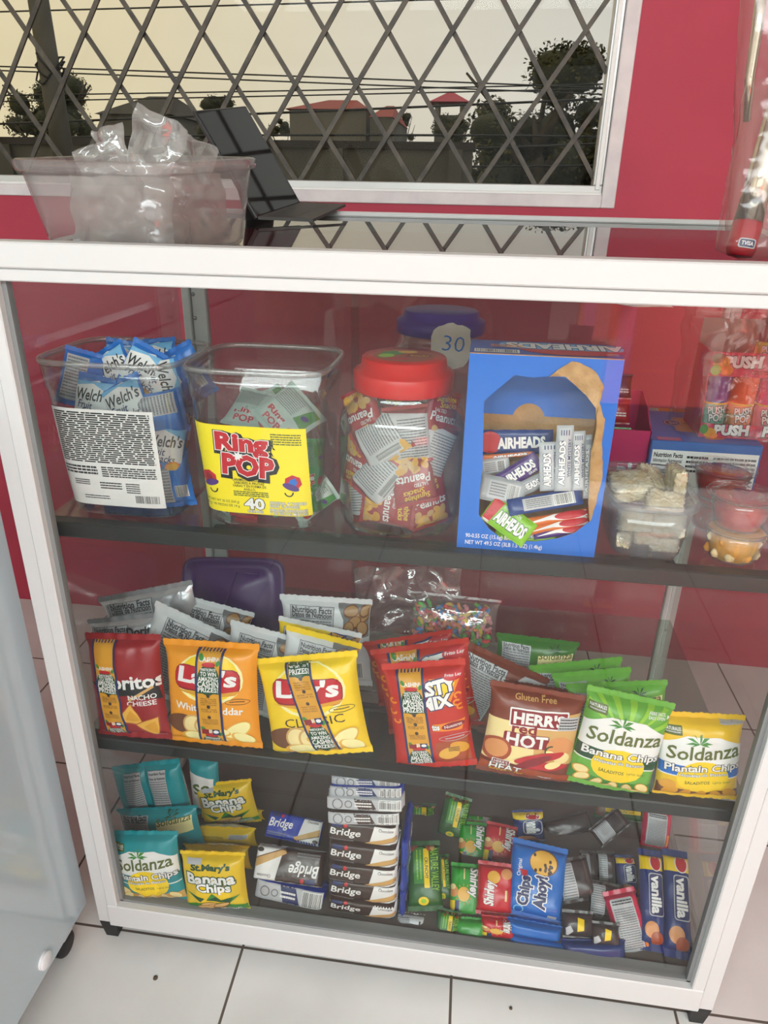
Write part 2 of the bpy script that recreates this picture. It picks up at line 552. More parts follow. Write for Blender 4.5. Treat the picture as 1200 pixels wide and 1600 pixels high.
def pillow(w, h, t, body, seal, art=None, seed=0, pu=2.3, pv=2.3, sv=.06, crinkle=.0022, flop=0.0, back=None, nu=22, nv=26, tooth=0, narrow=.07, floor_w=0.0, ridges=True, name='pack', single=False, backart=None):
    """returns list of (part name, MB). Front faces -y, foot at z=0."""
    back = back or body
    rs = random.Random(seed); off = Vector((rs.uniform(0, 50), rs.uniform(0, 50), rs.uniform(0, 50)))
    z0, z1 = sv*h, (1-sv)*h
    def prof(q, p): return max(0.0, 1-abs(2*q-1)**p)**(1/p)
    def base(X, Z):
        q = min(max((Z-z0)/(z1-z0), 0), 1)
        fv = prof(q, pv)
        q2 = q-.18*math.sin(math.pi*q)*floor_w
        return q, prof(q2, pv)
    def surf(X, Z, side, lift):
        u = min(max(X/w+.5, 0), 1)
        q, fv = base(X, Z)
        fu = prof(u, pu)
        T = t/2*fu*fv
        c = (noise.noise(Vector((X*42, Z*42, side*3.1))+off)+.16*noise.noise(Vector((X*95, Z*70, 7+side))+off))*crinkle*(fu**.5)*(.35+.65*min(1, fv*1.4))
        ends = math.sin(X*260+seed)*.0012*(1-fv)*fu
        xx = X*(1-narrow*fv)
        yy = side*(T+c*(1 if T > .001 else T/.001)+lift)+ends
        yy += flop*max(0, (Z/h-.7)/.3)**2*h
        zz = Z-abs(flop)*max(0, (Z/h-.7)/.3)**2*h*.35
        return Vector((xx, yy, zz))
    mb = MB()
    mb.grid(lambda a, b: surf((a-.5)*w, z0+b*(z1-z0), -1, 0), nu, nv, body)
    mb.grid(lambda a, b: surf((.5-a)*w, z0+b*(z1-z0), 1, 0), nu, nv, back)
    if art is not None:
        art.lay(mb, lambda X, Z, l: surf(X, Z, -1, l), w/100, clip=(-w*.497, w*.497, z0, z1))
    if backart is not None:
        backart.lay(mb, lambda X, Z, l: surf(-X, Z, 1, l), w/100, clip=(-w*.497, w*.497, z0, z1))
    parts = [(name+'_body', mb)]
    for nm, a, b in (('bottom_seal', 0, z0), ('top_seal', z1, h)):
        sb = MB() if not single else mb
        def sf(u, v, s, a=a, b=b):
            Z = a+(b-a)*v
            p = surf((u-.5)*w, Z, -1, 0)
            d = .0006+(.0006*math.sin(v*math.pi*2*5) if ridges else 0)
            p.y += -s*(.0007)+(d if s > 0 else -d)*0+(.0005*math.sin(v*math.pi*10) if ridges else 0)
            e_ = (b if nm == 'top_seal' else a)
            if tooth and abs(Z-e_) < 1e-6:
                p.z += tooth*(1 if int(round(u*nu)) % 2 else -1)*.5
            return p
        sb.grid(lambda u, v: sf(u, v, 1), nu, 10, seal)
        sb.grid(lambda u, v: sf(1-u, v, -1), nu, 10, seal)
        if not single: parts.append((nm, sb))
    return parts
def put(parts, name, label, cat, M, group=None):
    """several parts -> a thing with children; one part -> one mesh"""
    if len(parts) == 1:
        o = parts[0][1].build(name)
        o.matrix_world = M
        return tag(o, label, cat, group)
    r = thing(name, label, cat, M, group)
    for n, mb in parts: mb.build(n, r)
    return r

# ------------------------------------------------------------------ the room
mat('paint_ceiling', (225, 222, 214), .8)
noisy('paint_crimson', (168, 52, 72), (176, 57, 77), 3, .55, 4, .12, .35, bscale=120)
noisy('reflection_coral', (232, 96, 84), (238, 104, 90), 3, .6, 4, .08, .3, bscale=120)  # colour of the added partition that the front glass reflects
noisy('rail_dark', (62, 58, 56), (80, 74, 72), 10, .5)
mat('paint_taupe', (138, 120, 112), .7)
mat('reflection_stripe_pink', (226, 104, 140), .6)
mat('reflection_stripe_orange', (238, 120, 74), .6)
noisy('paint_trim', (206, 198, 200), (222, 214, 214), 14, .5, 4, .1)

# tiled floor: glazed tiles of 0.408 m with dark grout
def tile_mat():
    m = mat('floor_tile', (200, 196, 190), .22, 0, .5)
    nt = m.node_tree; b = nt.nodes['Principled BSDF']
    g = nt.nodes.new('ShaderNodeNewGeometry'); s_ = nt.nodes.new('ShaderNodeSeparateXYZ')
    nt.links.new(g.outputs['Position'], s_.inputs[0])
    def mth(op, a, bb=0.0):
        q = nt.nodes.new('ShaderNodeMath'); q.operation = op
        for i, x in enumerate((a, bb)):
            if isinstance(x, (int, float)): q.inputs[i].default_value = x
            else: nt.links.new(x, q.inputs[i])
        return q.outputs[0]
    # small skew of the tile rows against the case, as laid
    X = mth('ADD', s_.outputs['X'], mth('MULTIPLY', s_.outputs['Y'], .02))
    Y = mth('ADD', s_.outputs['Y'], mth('MULTIPLY', s_.outputs['X'], -.004))
    def groove(v, o):
        f = mth('FRACT', mth('DIVIDE', mth('ADD', v, o), .408))
        d = mth('MINIMUM', f, mth('SUBTRACT', 1.0, f))
        return mth('LESS_THAN', d, .0062)
    gr = mth('MAXIMUM', groove(X, .126+.0), groove(Y, -.015+.408))
    n = nt.nodes.new('ShaderNodeTexNoise'); n.inputs['Scale'].default_value = 5; n.inputs['Detail'].default_value = 6
    nt.links.new(g.outputs['Position'], n.inputs['Vector'])
    r = nt.nodes.new('ShaderNodeValToRGB')
    r.color_ramp.elements[0].position = .3; r.color_ramp.elements[1].position = .7
    r.color_ramp.elements[0].color = lin((212, 211, 208)); r.color_ramp.elements[1].color = lin((226, 225, 222))
    nt.links.new(n.outputs['Fac'], r.inputs[0])
    x = nt.nodes.new('ShaderNodeMixRGB'); nt.links.new(gr, x.inputs[0]); nt.links.new(r.outputs[0], x.inputs[1]); x.inputs[2].default_value = lin((96, 86, 78))
    nt.links.new(x.outputs[0], b.inputs['Base Color'])
    rr = mth('ADD', mth('MULTIPLY', gr, .5), .2)
    nt.links.new(rr, b.inputs['Roughness'])
    bp = nt.nodes.new('ShaderNodeBump'); bp.inputs['Strength'].default_value = .6; bp.inputs['Distance'].default_value = .003
    nt.links.new(mth('SUBTRACT', 1.0, gr), bp.inputs['Height']); nt.links.new(bp.outputs[0], b.inputs['Normal'])
tile_mat()
WY = 1.15           # inner face of the window wall
RX0, RX1, RY0, CEIL = -2.4, 3.4, -6.5, 2.9
struct(MB().box(RX0, RX1, RY0-.5, WY+.15, -.1, 0, 'floor_tile').build('floor'))
struct(MB().box(RX0, RX1, RY0, WY+.15, CEIL, CEIL+.1, 'paint_ceiling').build('ceiling'))
struct(MB().box(RX0-.12, RX0, RY0, WY+.15, 0, CEIL, 'paint_ceiling').build('wall_left'))
struct(MB().box(RX1, RX1+.12, RY0, WY+.15, 0, CEIL, 'paint_ceiling').build('wall_right'))
# window opening
WX0, WX1, WZ0, WZ1 = -1.35, .945, 1.352, 2.45
w_ = MB()
w_.box(RX0, RX1, WY, WY+.15, 0, WZ0, 'paint_crimson')
w_.box(RX0, RX1, WY, WY+.15, WZ1, CEIL, 'paint_crimson')
w_.box(RX0, WX0, WY, WY+.15, WZ0, WZ1, 'paint_crimson')
w_.box(WX1, RX1, WY, WY+.15, WZ0, WZ1, 'paint_crimson')
struct(w_.build('wall_back'))
# the shop's open street side far behind the photographer: piers and a lintel
w_ = MB()
w_.box(RX0, -2.25, RY0-.15, RY0, 0, CEIL, 'paint_taupe')
w_.box(3.25, RX1, RY0-.15, RY0, 0, CEIL, 'paint_taupe')
w_.box(-2.25, 3.25, RY0-.15, RY0, 2.65, CEIL, 'paint_taupe')
struct(w_.build('wall_front'))
# unseen low partition added so its coral and stripes reflect in the front glass
w_ = MB()
w_.box(1.38, 2.9, -2.8, -2.7, .42, 1.0, 'reflection_coral')
w_.box(1.30, 1.38, -2.8, -2.7, .42, 1.0, 'reflection_stripe_pink')
w_.box(1.275, 1.30, -2.8, -2.7, .42, 1.0, 'reflection_stripe_orange')
w_.box(1.275, 2.9, -2.8, -2.7, 0, .42, 'rail_dark')
struct(w_.build('reflection_partition'))
# painted white surround on the wall round the window
t_ = MB()
BW = .036
t_.bbox(WX1-.012, WX1+.022, WY-.006, WY+.02, WZ0-.022, WZ1+.03, 'paint_trim', .002)
t_.bbox(WX0-.03, WX1-.012, WY-.006, WY+.02, WZ0-.022, WZ0+.008, 'paint_trim', .002)
t_.bbox(WX0-.03, WX1-.012, WY-.006, WY+.02, WZ1, WZ1+.03, 'paint_trim', .002)
struct(t_.build('trim_1'))

# window: aluminium frame, clear pane, and the flat-bar lattice grille on its room side
mat('aluminium', (196, 196, 194), .35, .55)
mat('frame_white', (232, 232, 229), .38, 0, .5)
noisy('grille_steel', (58, 53, 46), (88, 80, 68), 30, .5, 4)
clear('window_glass', (246, 248, 246), .005, .0)
win = thing('window_1', None, None, Matrix.Translation((0, WY, 0)), kind='structure')
f_ = MB()
f_.bbox(WX0, WX1-.012, .004, .05, WZ0+.008, WZ0+.030, 'aluminium', .002)
f_.bbox(WX0, WX1-.012, .0, .03, WZ0+.004, WZ0+.014, 'frame_white', .002)
f_.bbox(WX0, WX1-.012, .004, .05, WZ1-.025, WZ1, 'aluminium', .002)
f_.bbox(WX1-.036, WX1-.012, .004, .05, WZ0+.030, WZ1-.025, 'aluminium', .002)
f_.bbox(WX1-.030, WX1-.020, -.002, .006, WZ0+.02, WZ1-.025, 'frame_white', .001)
f_.bbox(WX0, WX0+.022, .004, .05, WZ0+.030, WZ1-.025, 'aluminium', .002)
f_.build('window_frame', win)
MB().box(WX0+.02, WX1-.034, .040, .045, WZ0+.028, WZ1-.022, 'window_glass').build('window_pane', win)
# lattice of crossed flat bars, pitch 157 mm, one diamond 228 mm tall
def clipseg(p, q, x0, x1, z0, z1):
    t0, t1 = 0.0, 1.0
    d = (q[0]-p[0], q[1]-p[1])
    for pp, dd, lo, hi in ((p[0], d[0], x0, x1), (p[1], d[1], z0, z1)):
        if abs(dd) < 1e-9: continue
        a, b = (lo-pp)/dd, (hi-pp)/dd
        if a > b: a, b = b, a
        t0, t1 = max(t0, a), min(t1, b)
    return None if t0 >= t1 else ((p[0]+d[0]*t0, p[1]+d[1]*t0), (p[0]+d[0]*t1, p[1]+d[1]*t1))
g_ = MB()
PIT, DH, GX, GZ = .1567, .2285, .068, 1.714
for sgn, yy in ((1, .014), (-1, .022)):
    for k in range(-16, 14):
        xc = GX+k*PIT
        p = (xc-sgn*4*PIT, GZ-4*DH); q = (xc+sgn*8*PIT, GZ+8*DH)
        sg = clipseg(p, q, WX0+.02, WX1-.034, WZ0+.028, WZ1-.022)
        if not sg: continue
        a, b = Vector((sg[0][0], 0, sg[0][1])), Vector((sg[1][0], 0, sg[1][1]))
        d = (b-a).normalized(); nn = Vector((d.z, 0, -d.x))*.0056
        P = [a-nn, a+nn, b+nn, b-nn]
        g_.add([v+Vector((0, yy, 0)) for v in P]+[v+Vector((0, yy+.006, 0)) for v in P], [(0, 1, 2, 3), (7, 6, 5, 4), (0, 4, 5, 1), (1, 5, 6, 2), (2, 6, 7, 3), (3, 7, 4, 0)], 'grille_steel')
g_.build('lattice_grille', win)

# ------------------------------------------------------------------ outside the window
noisy('ground_earth', (70, 66, 54), (92, 86, 70), .5, .9)
struct(MB().box(-90, 90, WY+.4, 140, -.2, -.05, 'ground_earth').build('ground'))
noisy('leaf_dark', (34, 38, 20), (58, 60, 30), 2.5, .7, 3)
noisy('leaf_olive', (62, 62, 28), (98, 92, 44), 2.5, .7, 3)
noisy('bark', (62, 54, 44), (86, 76, 62), 4, .9)
noisy('concrete', (84, 81, 73), (104, 100, 90), .8, .9)
mat('roof_red', (150, 62, 56), .8); mat('roof_dark', (58, 52, 48), .85); mat('house_wall', (116, 110, 98), .85); mat('house_glass', (40, 44, 46), .2)
mat('gazebo_roof', (176, 70, 84), .7)
mat('cable_black', (24, 24, 24), .6)
def tree(label, px0, px1, pytop, Y, m1='leaf_dark', m2='leaf_olive', seed=1, n=1500, shape=1.0, branch=False):
    a, b = at(px0, pytop, y=Y), at(px1, pytop, y=Y)
    cx, hw, top = (a.x+b.x)/2, (b.x-a.x)/2, a.z
    low = min(.4*top, .9) if Y > 17 else .1*top
    r = random.Random(seed)
    root = thing('tree', label, 'tree', Matrix.Translation((cx, Y, -.05)))
    tr = MB()
    tr.tube([(0, 0, 0), (.1*hw, 0, top*.35), (-.05*hw, .1, top*.7)], [.09*hw+.08, .07*hw+.05, .03], 'bark', 7)
    for k in range(7):
        an = r.uniform(0, 6.28); l = hw*r.uniform(.5, .9); z = top*r.uniform(.35, .6)
        tr.tube([(0, 0, z), (math.cos(an)*l*.5, math.sin(an)*l*.4, z+.18*top), (math.cos(an)*l, math.sin(an)*l*.6, min(top*.93, z+.36*top))], [.05*hw, .03*hw, .012*hw], 'bark', 5)
    tr.build('trunk', root)
    cr_ = MB()
    blobs = []
    for k in range(44):
        an, rr, zz = r.uniform(0, 6.28), math.sqrt(r.random()), r.random()
        env = math.sin(math.pi*min(.98, .22+.68*zz))**.6
        blobs.append((math.cos(an)*rr*hw*env*.85, math.sin(an)*rr*hw*.6*env, low*.6+(top-low*.6)*zz*.94, min(hw, top*.6)*r.uniform(.18, .34)))
    s = max(.035, hw*.022)
    for k in range(n):
        bx, by, bz, br = r.choice(blobs)
        d = Vector((r.gauss(0, 1), r.gauss(0, 1), r.gauss(0, 1))).normalized()*br*r.uniform(.72, 1.05)
        c = Vector((bx, by, min(bz, top-br*.8)))+Vector((d.x, d.y, d.z*.8))
        q = Matrix.Rotation(r.uniform(0, 6.28), 3, Vector((r.gauss(0, 1), r.gauss(0, 1), r.gauss(0, 1))).normalized())
        L = s*r.uniform(.7, 1.6)
        cr_.add([c+q @ Vector(v) for v in ((-L, 0, 0), (0, -L*.5, .1*L), (L, 0, 0), (0, L*.5, -.1*L))], [(0, 1, 2, 3)], m1 if r.random() < .6 else m2)
    for bx, by, bz, br in blobs:
        cr_.lathe([(br*.72*math.sin(math.pi*j/6)+1e-4, -br*.6*math.cos(math.pi*j/6)) for j in range(7)], m1, 9)
        for i in range(len(cr_.v)-63, len(cr_.v)):
            v = cr_.v[i]; nn = noise.noise(Vector(v)*2.3/hw+Vector((bx, by, bz)))*.25*br
            cr_.v[i] = (v[0]+bx+nn, v[1]+by+nn, v[2]+min(bz, top-br*.8)+nn)
    cr_.build('foliage', root)
tree('dense low dark hedge under the large tree at the window right', 728, 1010, 205, 24, seed=21, n=7000)
tree('large dark spreading tree at the right edge of the window', 700, 1010, 66, 17, seed=3, n=15000)
tree('dark bushy tree behind the leaning pole at the window left', -20, 165, 108, 20, seed=5, n=9000)
tree('small round tree between the dark roof and the tablet', 285, 395, 142, 30, seed=8, n=4000)
tree('low hedge-like tree right of the tablet behind the tiled house', 408, 470, 178, 34, seed=11, n=2500)
tree('small tree standing left of the gazebo with the pink roof', 600, 660, 168, 36, seed=14, n=2500)
tree('dark low tree below the gazebo beside the big tree', 655, 760, 172, 22, seed=15, n=5000)
# buildings across the street
def house(label, px0, px1, pye, pyr, Y, roof, wallm='house_wall', deep=5, wins=()):
    a, b = at(px0, pye, y=Y), at(px1, pye, y=Y); r0 = at(px0, pyr, y=Y)
    root = thing('house', label, 'house', Matrix.Translation((a.x, Y, -.05)))
    W = b.x-a.x; H = a.z; R = r0.z
    MB().box(0, W, 0, deep, 0, H, wallm).build('house_wall', root)
    rf = MB(); o = .05*W
    rf.add([(-o, -o, H), (W+o, -o, H), (W+o, deep+o, H), (-o, deep+o, H), (W*.3, deep*.5, R), (W*.7, deep*.5, R)], [(0, 1, 5, 4), (1, 2, 5), (2, 3, 4, 5), (3, 0, 4), (3, 2, 1, 0)], roof)
    rf.build('roof', root)
    for (u, v, ww, hh) in wins:
        q = MB(); q.box(u*W, u*W+ww*W, -.04, .02, v*H, v*H+hh*H, 'house_glass')
        q.box(u*W-.05, u*W+ww*W+.05, -.06, -.0, v*H-.12, v*H, wallm)
        q.build('house_window', root)
    return root
house('wide grey house with dark hipped roof left of the tablet', 155, 262, 176, 134, 31, 'roof_dark', 'concrete', 6, ((.2, .45, .14, .2), (.62, .45, .14, .2)))
house('grey house with red tiled hipped roof right of the tablet', 452, 572, 168, 138, 28, 'roof_red', 'house_wall', 6, ((.15, .5, .12, .22), (.45, .5, .12, .22)))
house('neighbouring grey house with red roof sloping to the right', 578, 612, 180, 150, 27, 'roof_red', 'concrete', 5, ((.35, .48, .3, .2),))
house('low pale house with flat roof beneath the gazebo', 640, 735, 222, 214, 24, 'concrete', 'house_wall', 4, ((.2, .5, .2, .25), (.6, .5, .2, .25)))
# gazebo on a roof
gz_c = at(704, 158, y=33); gz_e = at(673, 162, y=33); gz_t = at(704, 142, y=33); gz_b = at(704, 182, y=33)
hw = gz_c.x-gz_e.x
gaz = thing('gazebo', 'little gazebo with pink pyramid roof on pale arches left of the big tree', 'gazebo', Matrix.Translation((gz_c.x, 33, 0)))
q = MB(); q.add([(-hw, -hw, gz_e.z), (hw, -hw, gz_e.z), (hw, hw, gz_e.z), (-hw, hw, gz_e.z), (0, 0, gz_t.z)], [(0, 1, 4), (1, 2, 4), (2, 3, 4), (3, 0, 4), (3, 2, 1, 0)], 'gazebo_roof'); q.build('roof', gaz)
for sx, sy in ((-1, -1), (1, -1), (1, 1), (-1, 1)):
    q = MB(); q.box(sx*hw*.62-.08, sx*hw*.62+.08, sy*hw*.62-.08, sy*hw*.62+.08, gz_b.z, gz_e.z, 'house_wall'); q.build('post', gaz)
q = MB(); q.box(-hw*.7, hw*.7, -hw*.7, hw*.7, -.05, gz_b.z, 'concrete'); q.build('base', gaz)
# long roadside wall with panels
bw = thing('boundary_wall', 'long grey concrete boundary wall along the street outside', 'wall', Matrix.Translation((0, 13, 0)))
zt = at(600, 233, y=13).z
q = MB(); xw = at(738, 240, y=13).x; q.box(-14, xw, 0, .2, -.05, zt, 'concrete'); q.build('wall_panel', bw)
q = MB(); q.box(-14, xw+.05, -.06, .26, zt, zt+.12, 'roof_dark'); q.build('coping', bw)
for k in range(-6, 1):
    q = MB(); q.box(k*2.1-.12, k*2.1+.12, -.08, 0, -.05, zt, 'concrete'); q.build('pier', bw)
# leaning utility pole
p0, p1 = at(84, 150, y=9), at(50, -60, y=9)
d = (p1-p0)/(p1.z-p0.z)
base = p0-d*(p0.z+.05); tp = p0+d*3.5
pole = thing('utility_pole', 'weathered grey concrete utility pole leaning at the window left', 'pole', Matrix.Translation(base))
q = MB(); q.tube([(0, 0, 0), tuple(tp-base)], [.15, .105], 'concrete', 14); q.build('shaft', pole)
q = MB()
for k in range(3):
    zz = at(60, 100+k*10, y=9).z
    c = d*(zz+.05)
    q.tube([c+Vector((math.cos(a)*.15*(1+.4*math.sin(3*a+k)), math.sin(a)*.15, .1*math.sin(2*a+k))) for a in [i*.5 for i in range(14)]], .012, 'cable_black', 5)
q.build('cable_coil', pole)
for i, (ya, yb, ye, Y) in enumerate(((20, 6, -10, 11), (102, 118, 140, 11), (108, 128, 150, 11), (150, 143, 130, 11), (160, 150, 137, 11), (196, 176, 152, 11.5), (218, 206, 215, 11.5), (240, 246, 222, 12), (262, 264, 258, 12))):
    pts = []
    for k in range(13):
        s = k/12; px = -60+1060*s
        py = ya*(1-s)*(1-2*s if s < .5 else 0)+0 if False else (ya*(1-s)**2+2*yb*s*(1-s)+ye*s*s)
        pts.append(at(px, py, y=Y+.3*i))
    q = MB(); q.tube(pts, .011 if i < 5 else .02, 'cable_black', 5)
    tag(q.build('power_cable'), ['highest thin cable crossing the sky at the window top left', 'upper of two thin cables sloping from the pole over the sky', 'lower of two thin cables sloping from the pole over the sky', 'thin cable rising to the right across the house roofs', 'second thin cable rising right just under the first', 'thick cable strung across the front of the grey houses', 'thick sagging cable just above the boundary wall top', 'thick dark cable lying low across the wall and big tree', 'lowest thick dark cable just above the window sill'][i], 'cable', 'overhead cables outside')

# ------------------------------------------------------------------ the display case
CW, CD, CT = 1.15, .66, 1.2932        # width, depth, top
HL, HR = .046, .102                   # leg height, top of the bottom rail
S1, S2, ST, FL = .892, .475, .025, .095   # shelf tops, shelf thickness, case floor
mat('case_white', (204, 204, 203), .42, 0, .35)
mat('case_floor', (92, 81, 75), .5)
mat('gasket_grey', (128, 130, 130), .6)
mat('black_plastic', (20, 20, 21), .45)
noisy('shelf_black', (17, 20, 19), (27, 31, 30), 12, .4, 4, .1)
mat('screw_steel', (150, 150, 148), .35, .8)
noisy('silicone', (196, 194, 188), (222, 220, 214), 25, .5, 4, .3)
clear('front_glass', (248, 249, 248), .024, .0, .003)
clear('case_glass', (240, 242, 241), .03, .0)
clear('top_glass', (206, 208, 208), .07, .004, power=4.4)
clear('shelf_glass', (228, 238, 233), .03, .0)
def topz(y): return 1.2693+.0422*(y-.03)/.604      # the top pane rises a little to the back
case = thing('display_case', 'white aluminium framed glass display case full of snacks on black feet', 'display case')
def part(name, parent=case, **k):
    pass
# corner posts, each with its inner moulding
for x0, x1, m0, m1 in ((0, .026, .026, .047), (CW-.026, CW, CW-.047, CW-.026)):
    q = MB(); q.bbox(x0, x1, -.004, .026, HL, 1.2460, 'case_white', .002)
    p = q.build('corner_post', case)
    q = MB(); q.bbox(m0, m1, -.008, .018, HL, 1.2460, 'case_white', .002); q.build('moulding', p)
    gx = (m1, m1+.007) if x0 == 0 else (m0-.007, m0)
    q = MB(); q.box(gx[0], gx[1], .004, .016, HR, 1.2460, 'gasket_grey'); q.build('glass_channel', p)
# rear corner posts that carry the sliding panes
for x0, x1 in ((.016, .068), (1.126, 1.160)):
    q = MB()
    xm = x0+(x1-x0)*.36
    q.bbox(x0, xm-.001, CD-.02, CD-.002, HR, 1.25, 'case_white', .002)
    q.bbox(xm+.001, x1, CD-.014, CD+.004, HR, 1.25, 'case_white', .002)
    p = q.build('rear_post', case)
    for z in (1.15, 1.10, .66, .57, .42):
        s_ = MB(); s_.lathe([(0.0001, .002), (.004, .0015), (.0045, 0)], 'screw_steel', 10)
        s_.v = [(v[0]+xm+.006, CD-.0155-v[2], v[1]+z) for v in s_.v]
        s_.build('screw', p)
# head: top bar in two steps, bottom rail
q = MB(); q.bbox(-.006, CW+.006, -.012, .03, 1.2618, CT, 'case_white', .002); hb_ = q.build('top_rail', case)
q = MB(); q.bbox(-.002, CW+.002, -.008, .026, 1.2458, 1.2612, 'case_white', .0015); q.build('rail_step', hb_)
q = MB(); q.bbox(.026, CW-.026, -.010, .02, HL, HR, 'case_white', .002); br_ = q.build('bottom_rail', case)
q = MB(); q.bbox(.047, CW-.047, .004, .03, HR-.006, HR+.004, 'gasket_grey', .001); q.build('glass_channel', br_)
q = MB(); q.bbox(0, .026, .03, CD-.03, HL, HR, 'case_white', .002); q.build('side_rail', case)
q = MB(); q.bbox(CW-.026, CW, .03, CD-.03, HL, HR, 'case_white', .002); q.build('side_rail', case)
q = MB(); q.bbox(0, .026, .03, CD-.03, 1.2458, 1.2925, 'case_white', .002); q.v = [(v[0], v[1], v[2] if v[2] < 1.26 else v[2]-1.2925+topz(v[1])) for v in q.v]; q.build('side_rail', case)
q = MB(); q.bbox(CW-.026, CW, .03, CD-.03, 1.2458, 1.2925, 'case_white', .002); q.v = [(v[0], v[1], v[2] if v[2] < 1.26 else v[2]-1.2925+topz(v[1])) for v in q.v]; q.build('side_rail', case)
q = MB(); q.bbox(.026, CW-.026, CD-.026, CD, HL, HR, 'rail_dark', .002); q.build('rear_rail', case)
q = MB(); q.bbox(0, CW, CD-.026, CD, 1.285, 1.3205, 'case_white', .0015); q.bbox(0, CW, CD-.028, CD-.02, 1.3125, 1.3140, 'aluminium', .0005); q.build('top_rear_rail', case)
q = MB(); q.box(.027, CW-.027, .028, CD-.028, FL-.012, FL, 'case_floor'); q.build('bottom_board', case)
# glass
q = MB(); q.box(.040, CW-.040, .008, .012, HR-.002, 1.2458, 'front_glass'); q.build('front_pane', case)
q = MB(); q.box(.010, .014, .03, CD-.03, HR, 1.246, 'case_glass'); q.build('side_pane', case)
q = MB(); q.box(CW-.014, CW-.010, .03, CD-.03, HR, 1.246, 'case_glass'); q.build('side_pane', case)
q = MB(); q.box(.03, .40, CD-.010, CD-.006, HR+.01, 1.28, 'case_glass'); q.build('sliding_pane', case)
q = MB(); q.box(.385, CW-.03, CD-.019, CD-.015, HR+.01, 1.28, 'case_glass'); q.build('sliding_pane', case)
q = MB(); q.box(.027, CW-.027, .031, CD-.027, 1.2875, 1.2935, 'top_glass')
q.v = [(v[0], v[1], v[2]+topz(v[1])-1.2935) for v in q.v]; q.build('top_pane', case)
# shelves: glass in a black front rail
for zt in (S1, S2):
    q = MB(); q.box(.016, CW-.016, .056, CD-.06, zt-.008, zt-.001, 'shelf_glass'); sh = q.build('shelf', case)
    q = MB(); q.bbox(.018, CW-.018, .034, .058, zt-ST, zt, 'shelf_black', .002); q.build('edge_rail', sh)
q = MB(); q.bbox(.05, CW-.05, CD-.045, CD-.022, .592, .612, 'rail_dark', .002); rr_ = q.build('rear_shelf_rail', case)
for x in (1.108,):
    q = MB(); q.bbox(x-.004, x+.020, CD-.05, CD-.021, .582, .610, 'black_plastic', .003); b_ = q.build('bracket', rr_)
    s_ = MB(); s_.lathe([(0.0001, .002), (.004, .0015), (.0045, 0)], 'screw_steel', 10); s_.v = [(v[0]+x+.010, CD-.051-v[2], v[1]+.594) for v in s_.v]; s_.build('screw', b_)
# feet
for x0 in (.002, CW-.036):
    for y0 in (-.004, CD-.034):
        q = MB()
        a, b, c = x0+.003, x0+.031, y0
        q.add([(x0, c, HL), (x0+.034, c, HL), (x0+.034, c+.034, HL), (x0, c+.034, HL), (x0+.005, c+.005, 0), (x0+.029, c+.005, 0), (x0+.029, c+.029, 0), (x0+.005, c+.029, 0)], [(0, 1, 2, 3), (7, 6, 5, 4), (1, 0, 4, 5), (2, 1, 5, 6), (3, 2, 6, 7), (0, 3, 7, 4)], 'black_plastic')
        q.build('foot', case)
# dried silicone along the glass edges
def blob(cx, cy, cz, sx, sy, sz, seed):
    q = MB(); off = Vector((seed*3.7, 1, 2))
    def fn(u, v):
        a, b = 2*math.pi*u, math.pi*(v-.5)
        p = Vector((math.cos(a)*math.cos(b), math.sin(a)*math.cos(b), math.sin(b)))
        k = 1+.5*noise.noise(p*2.2+off)
        return (cx+p.x*sx*k, cy+p.y*sy*k, cz+p.z*sz*k)
    q.grid(fn, 16, 8, 'silicone', True, True)
    q.build('silicone_bead', case)
for i, (px, py, y, sx, sz) in enumerate(((166, 442, .018, .018, .004), (585, 461, .018, .026, .004), (1012, 480, .018, .034, .004), (12, 485, .016, .003, .022), (48, 655, .016, .004, .02))):
    P = at(px, py, y=y); blob(P.x, y+.004, P.z+(.004 if i < 3 else 0), sx, .004, sz, i)

# ------------------------------------------------------------------ chest freezer at the left
mat('freezer_white', (178, 193, 200), .12, 0, .5, .4)
mat('cap_white', (228, 228, 230), .4)
mat('freezer_dark', (30, 36, 60), .5)
fz = thing('chest_freezer', 'pale glossy chest freezer standing on casters left of the display case', 'freezer', Matrix.Translation((-.021, .006, 0)))
q = MB(); q.bbox(-.62, 0, -1.25, 0, .082, 1.08, 'freezer_white', .006); q.build('cabinet', fz)
q = MB(); q.bbox(-.63, .004, -1.26, .003, 1.086, 1.14, 'freezer_white', .01); q.build('lid', fz)
q = MB(); q.bbox(-.60, -.012, .0005, .012, .10, 1.05, 'freezer_dark', .003); q.build('back_panel', fz)
P = at(68, 1500, x=-.021)
q = MB(); q.lathe([(.0001, .0085), (.013, .008), (.0155, .006), (.0158, .004), (.0150, .0036), (.0150, .0030), (.0158, .0026), (.0158, .0)], 'cap_white', 28)
q.v = [(v[2], v[0]+P.y-.006, v[1]+P.z) for v in q.v]; q.build('drain_cap', fz)
for y in (-.05, -1.1):
    q = MB(); q.lathe([(.0001, -.011), (.022, -.011), (.025, -.007), (.025, .007), (.022, .011), (.0001, .011)], 'black_plastic', 22)
    q.v = [(v[2]-.035, v[0]+y, v[1]+.0255) for v in q.v]; c_ = q.build('caster', fz)
    q = MB(); q.bbox(-.055, -.018, y-.016, y+.016, .05, .083, 'aluminium', .002); q.build('caster_fork', c_)
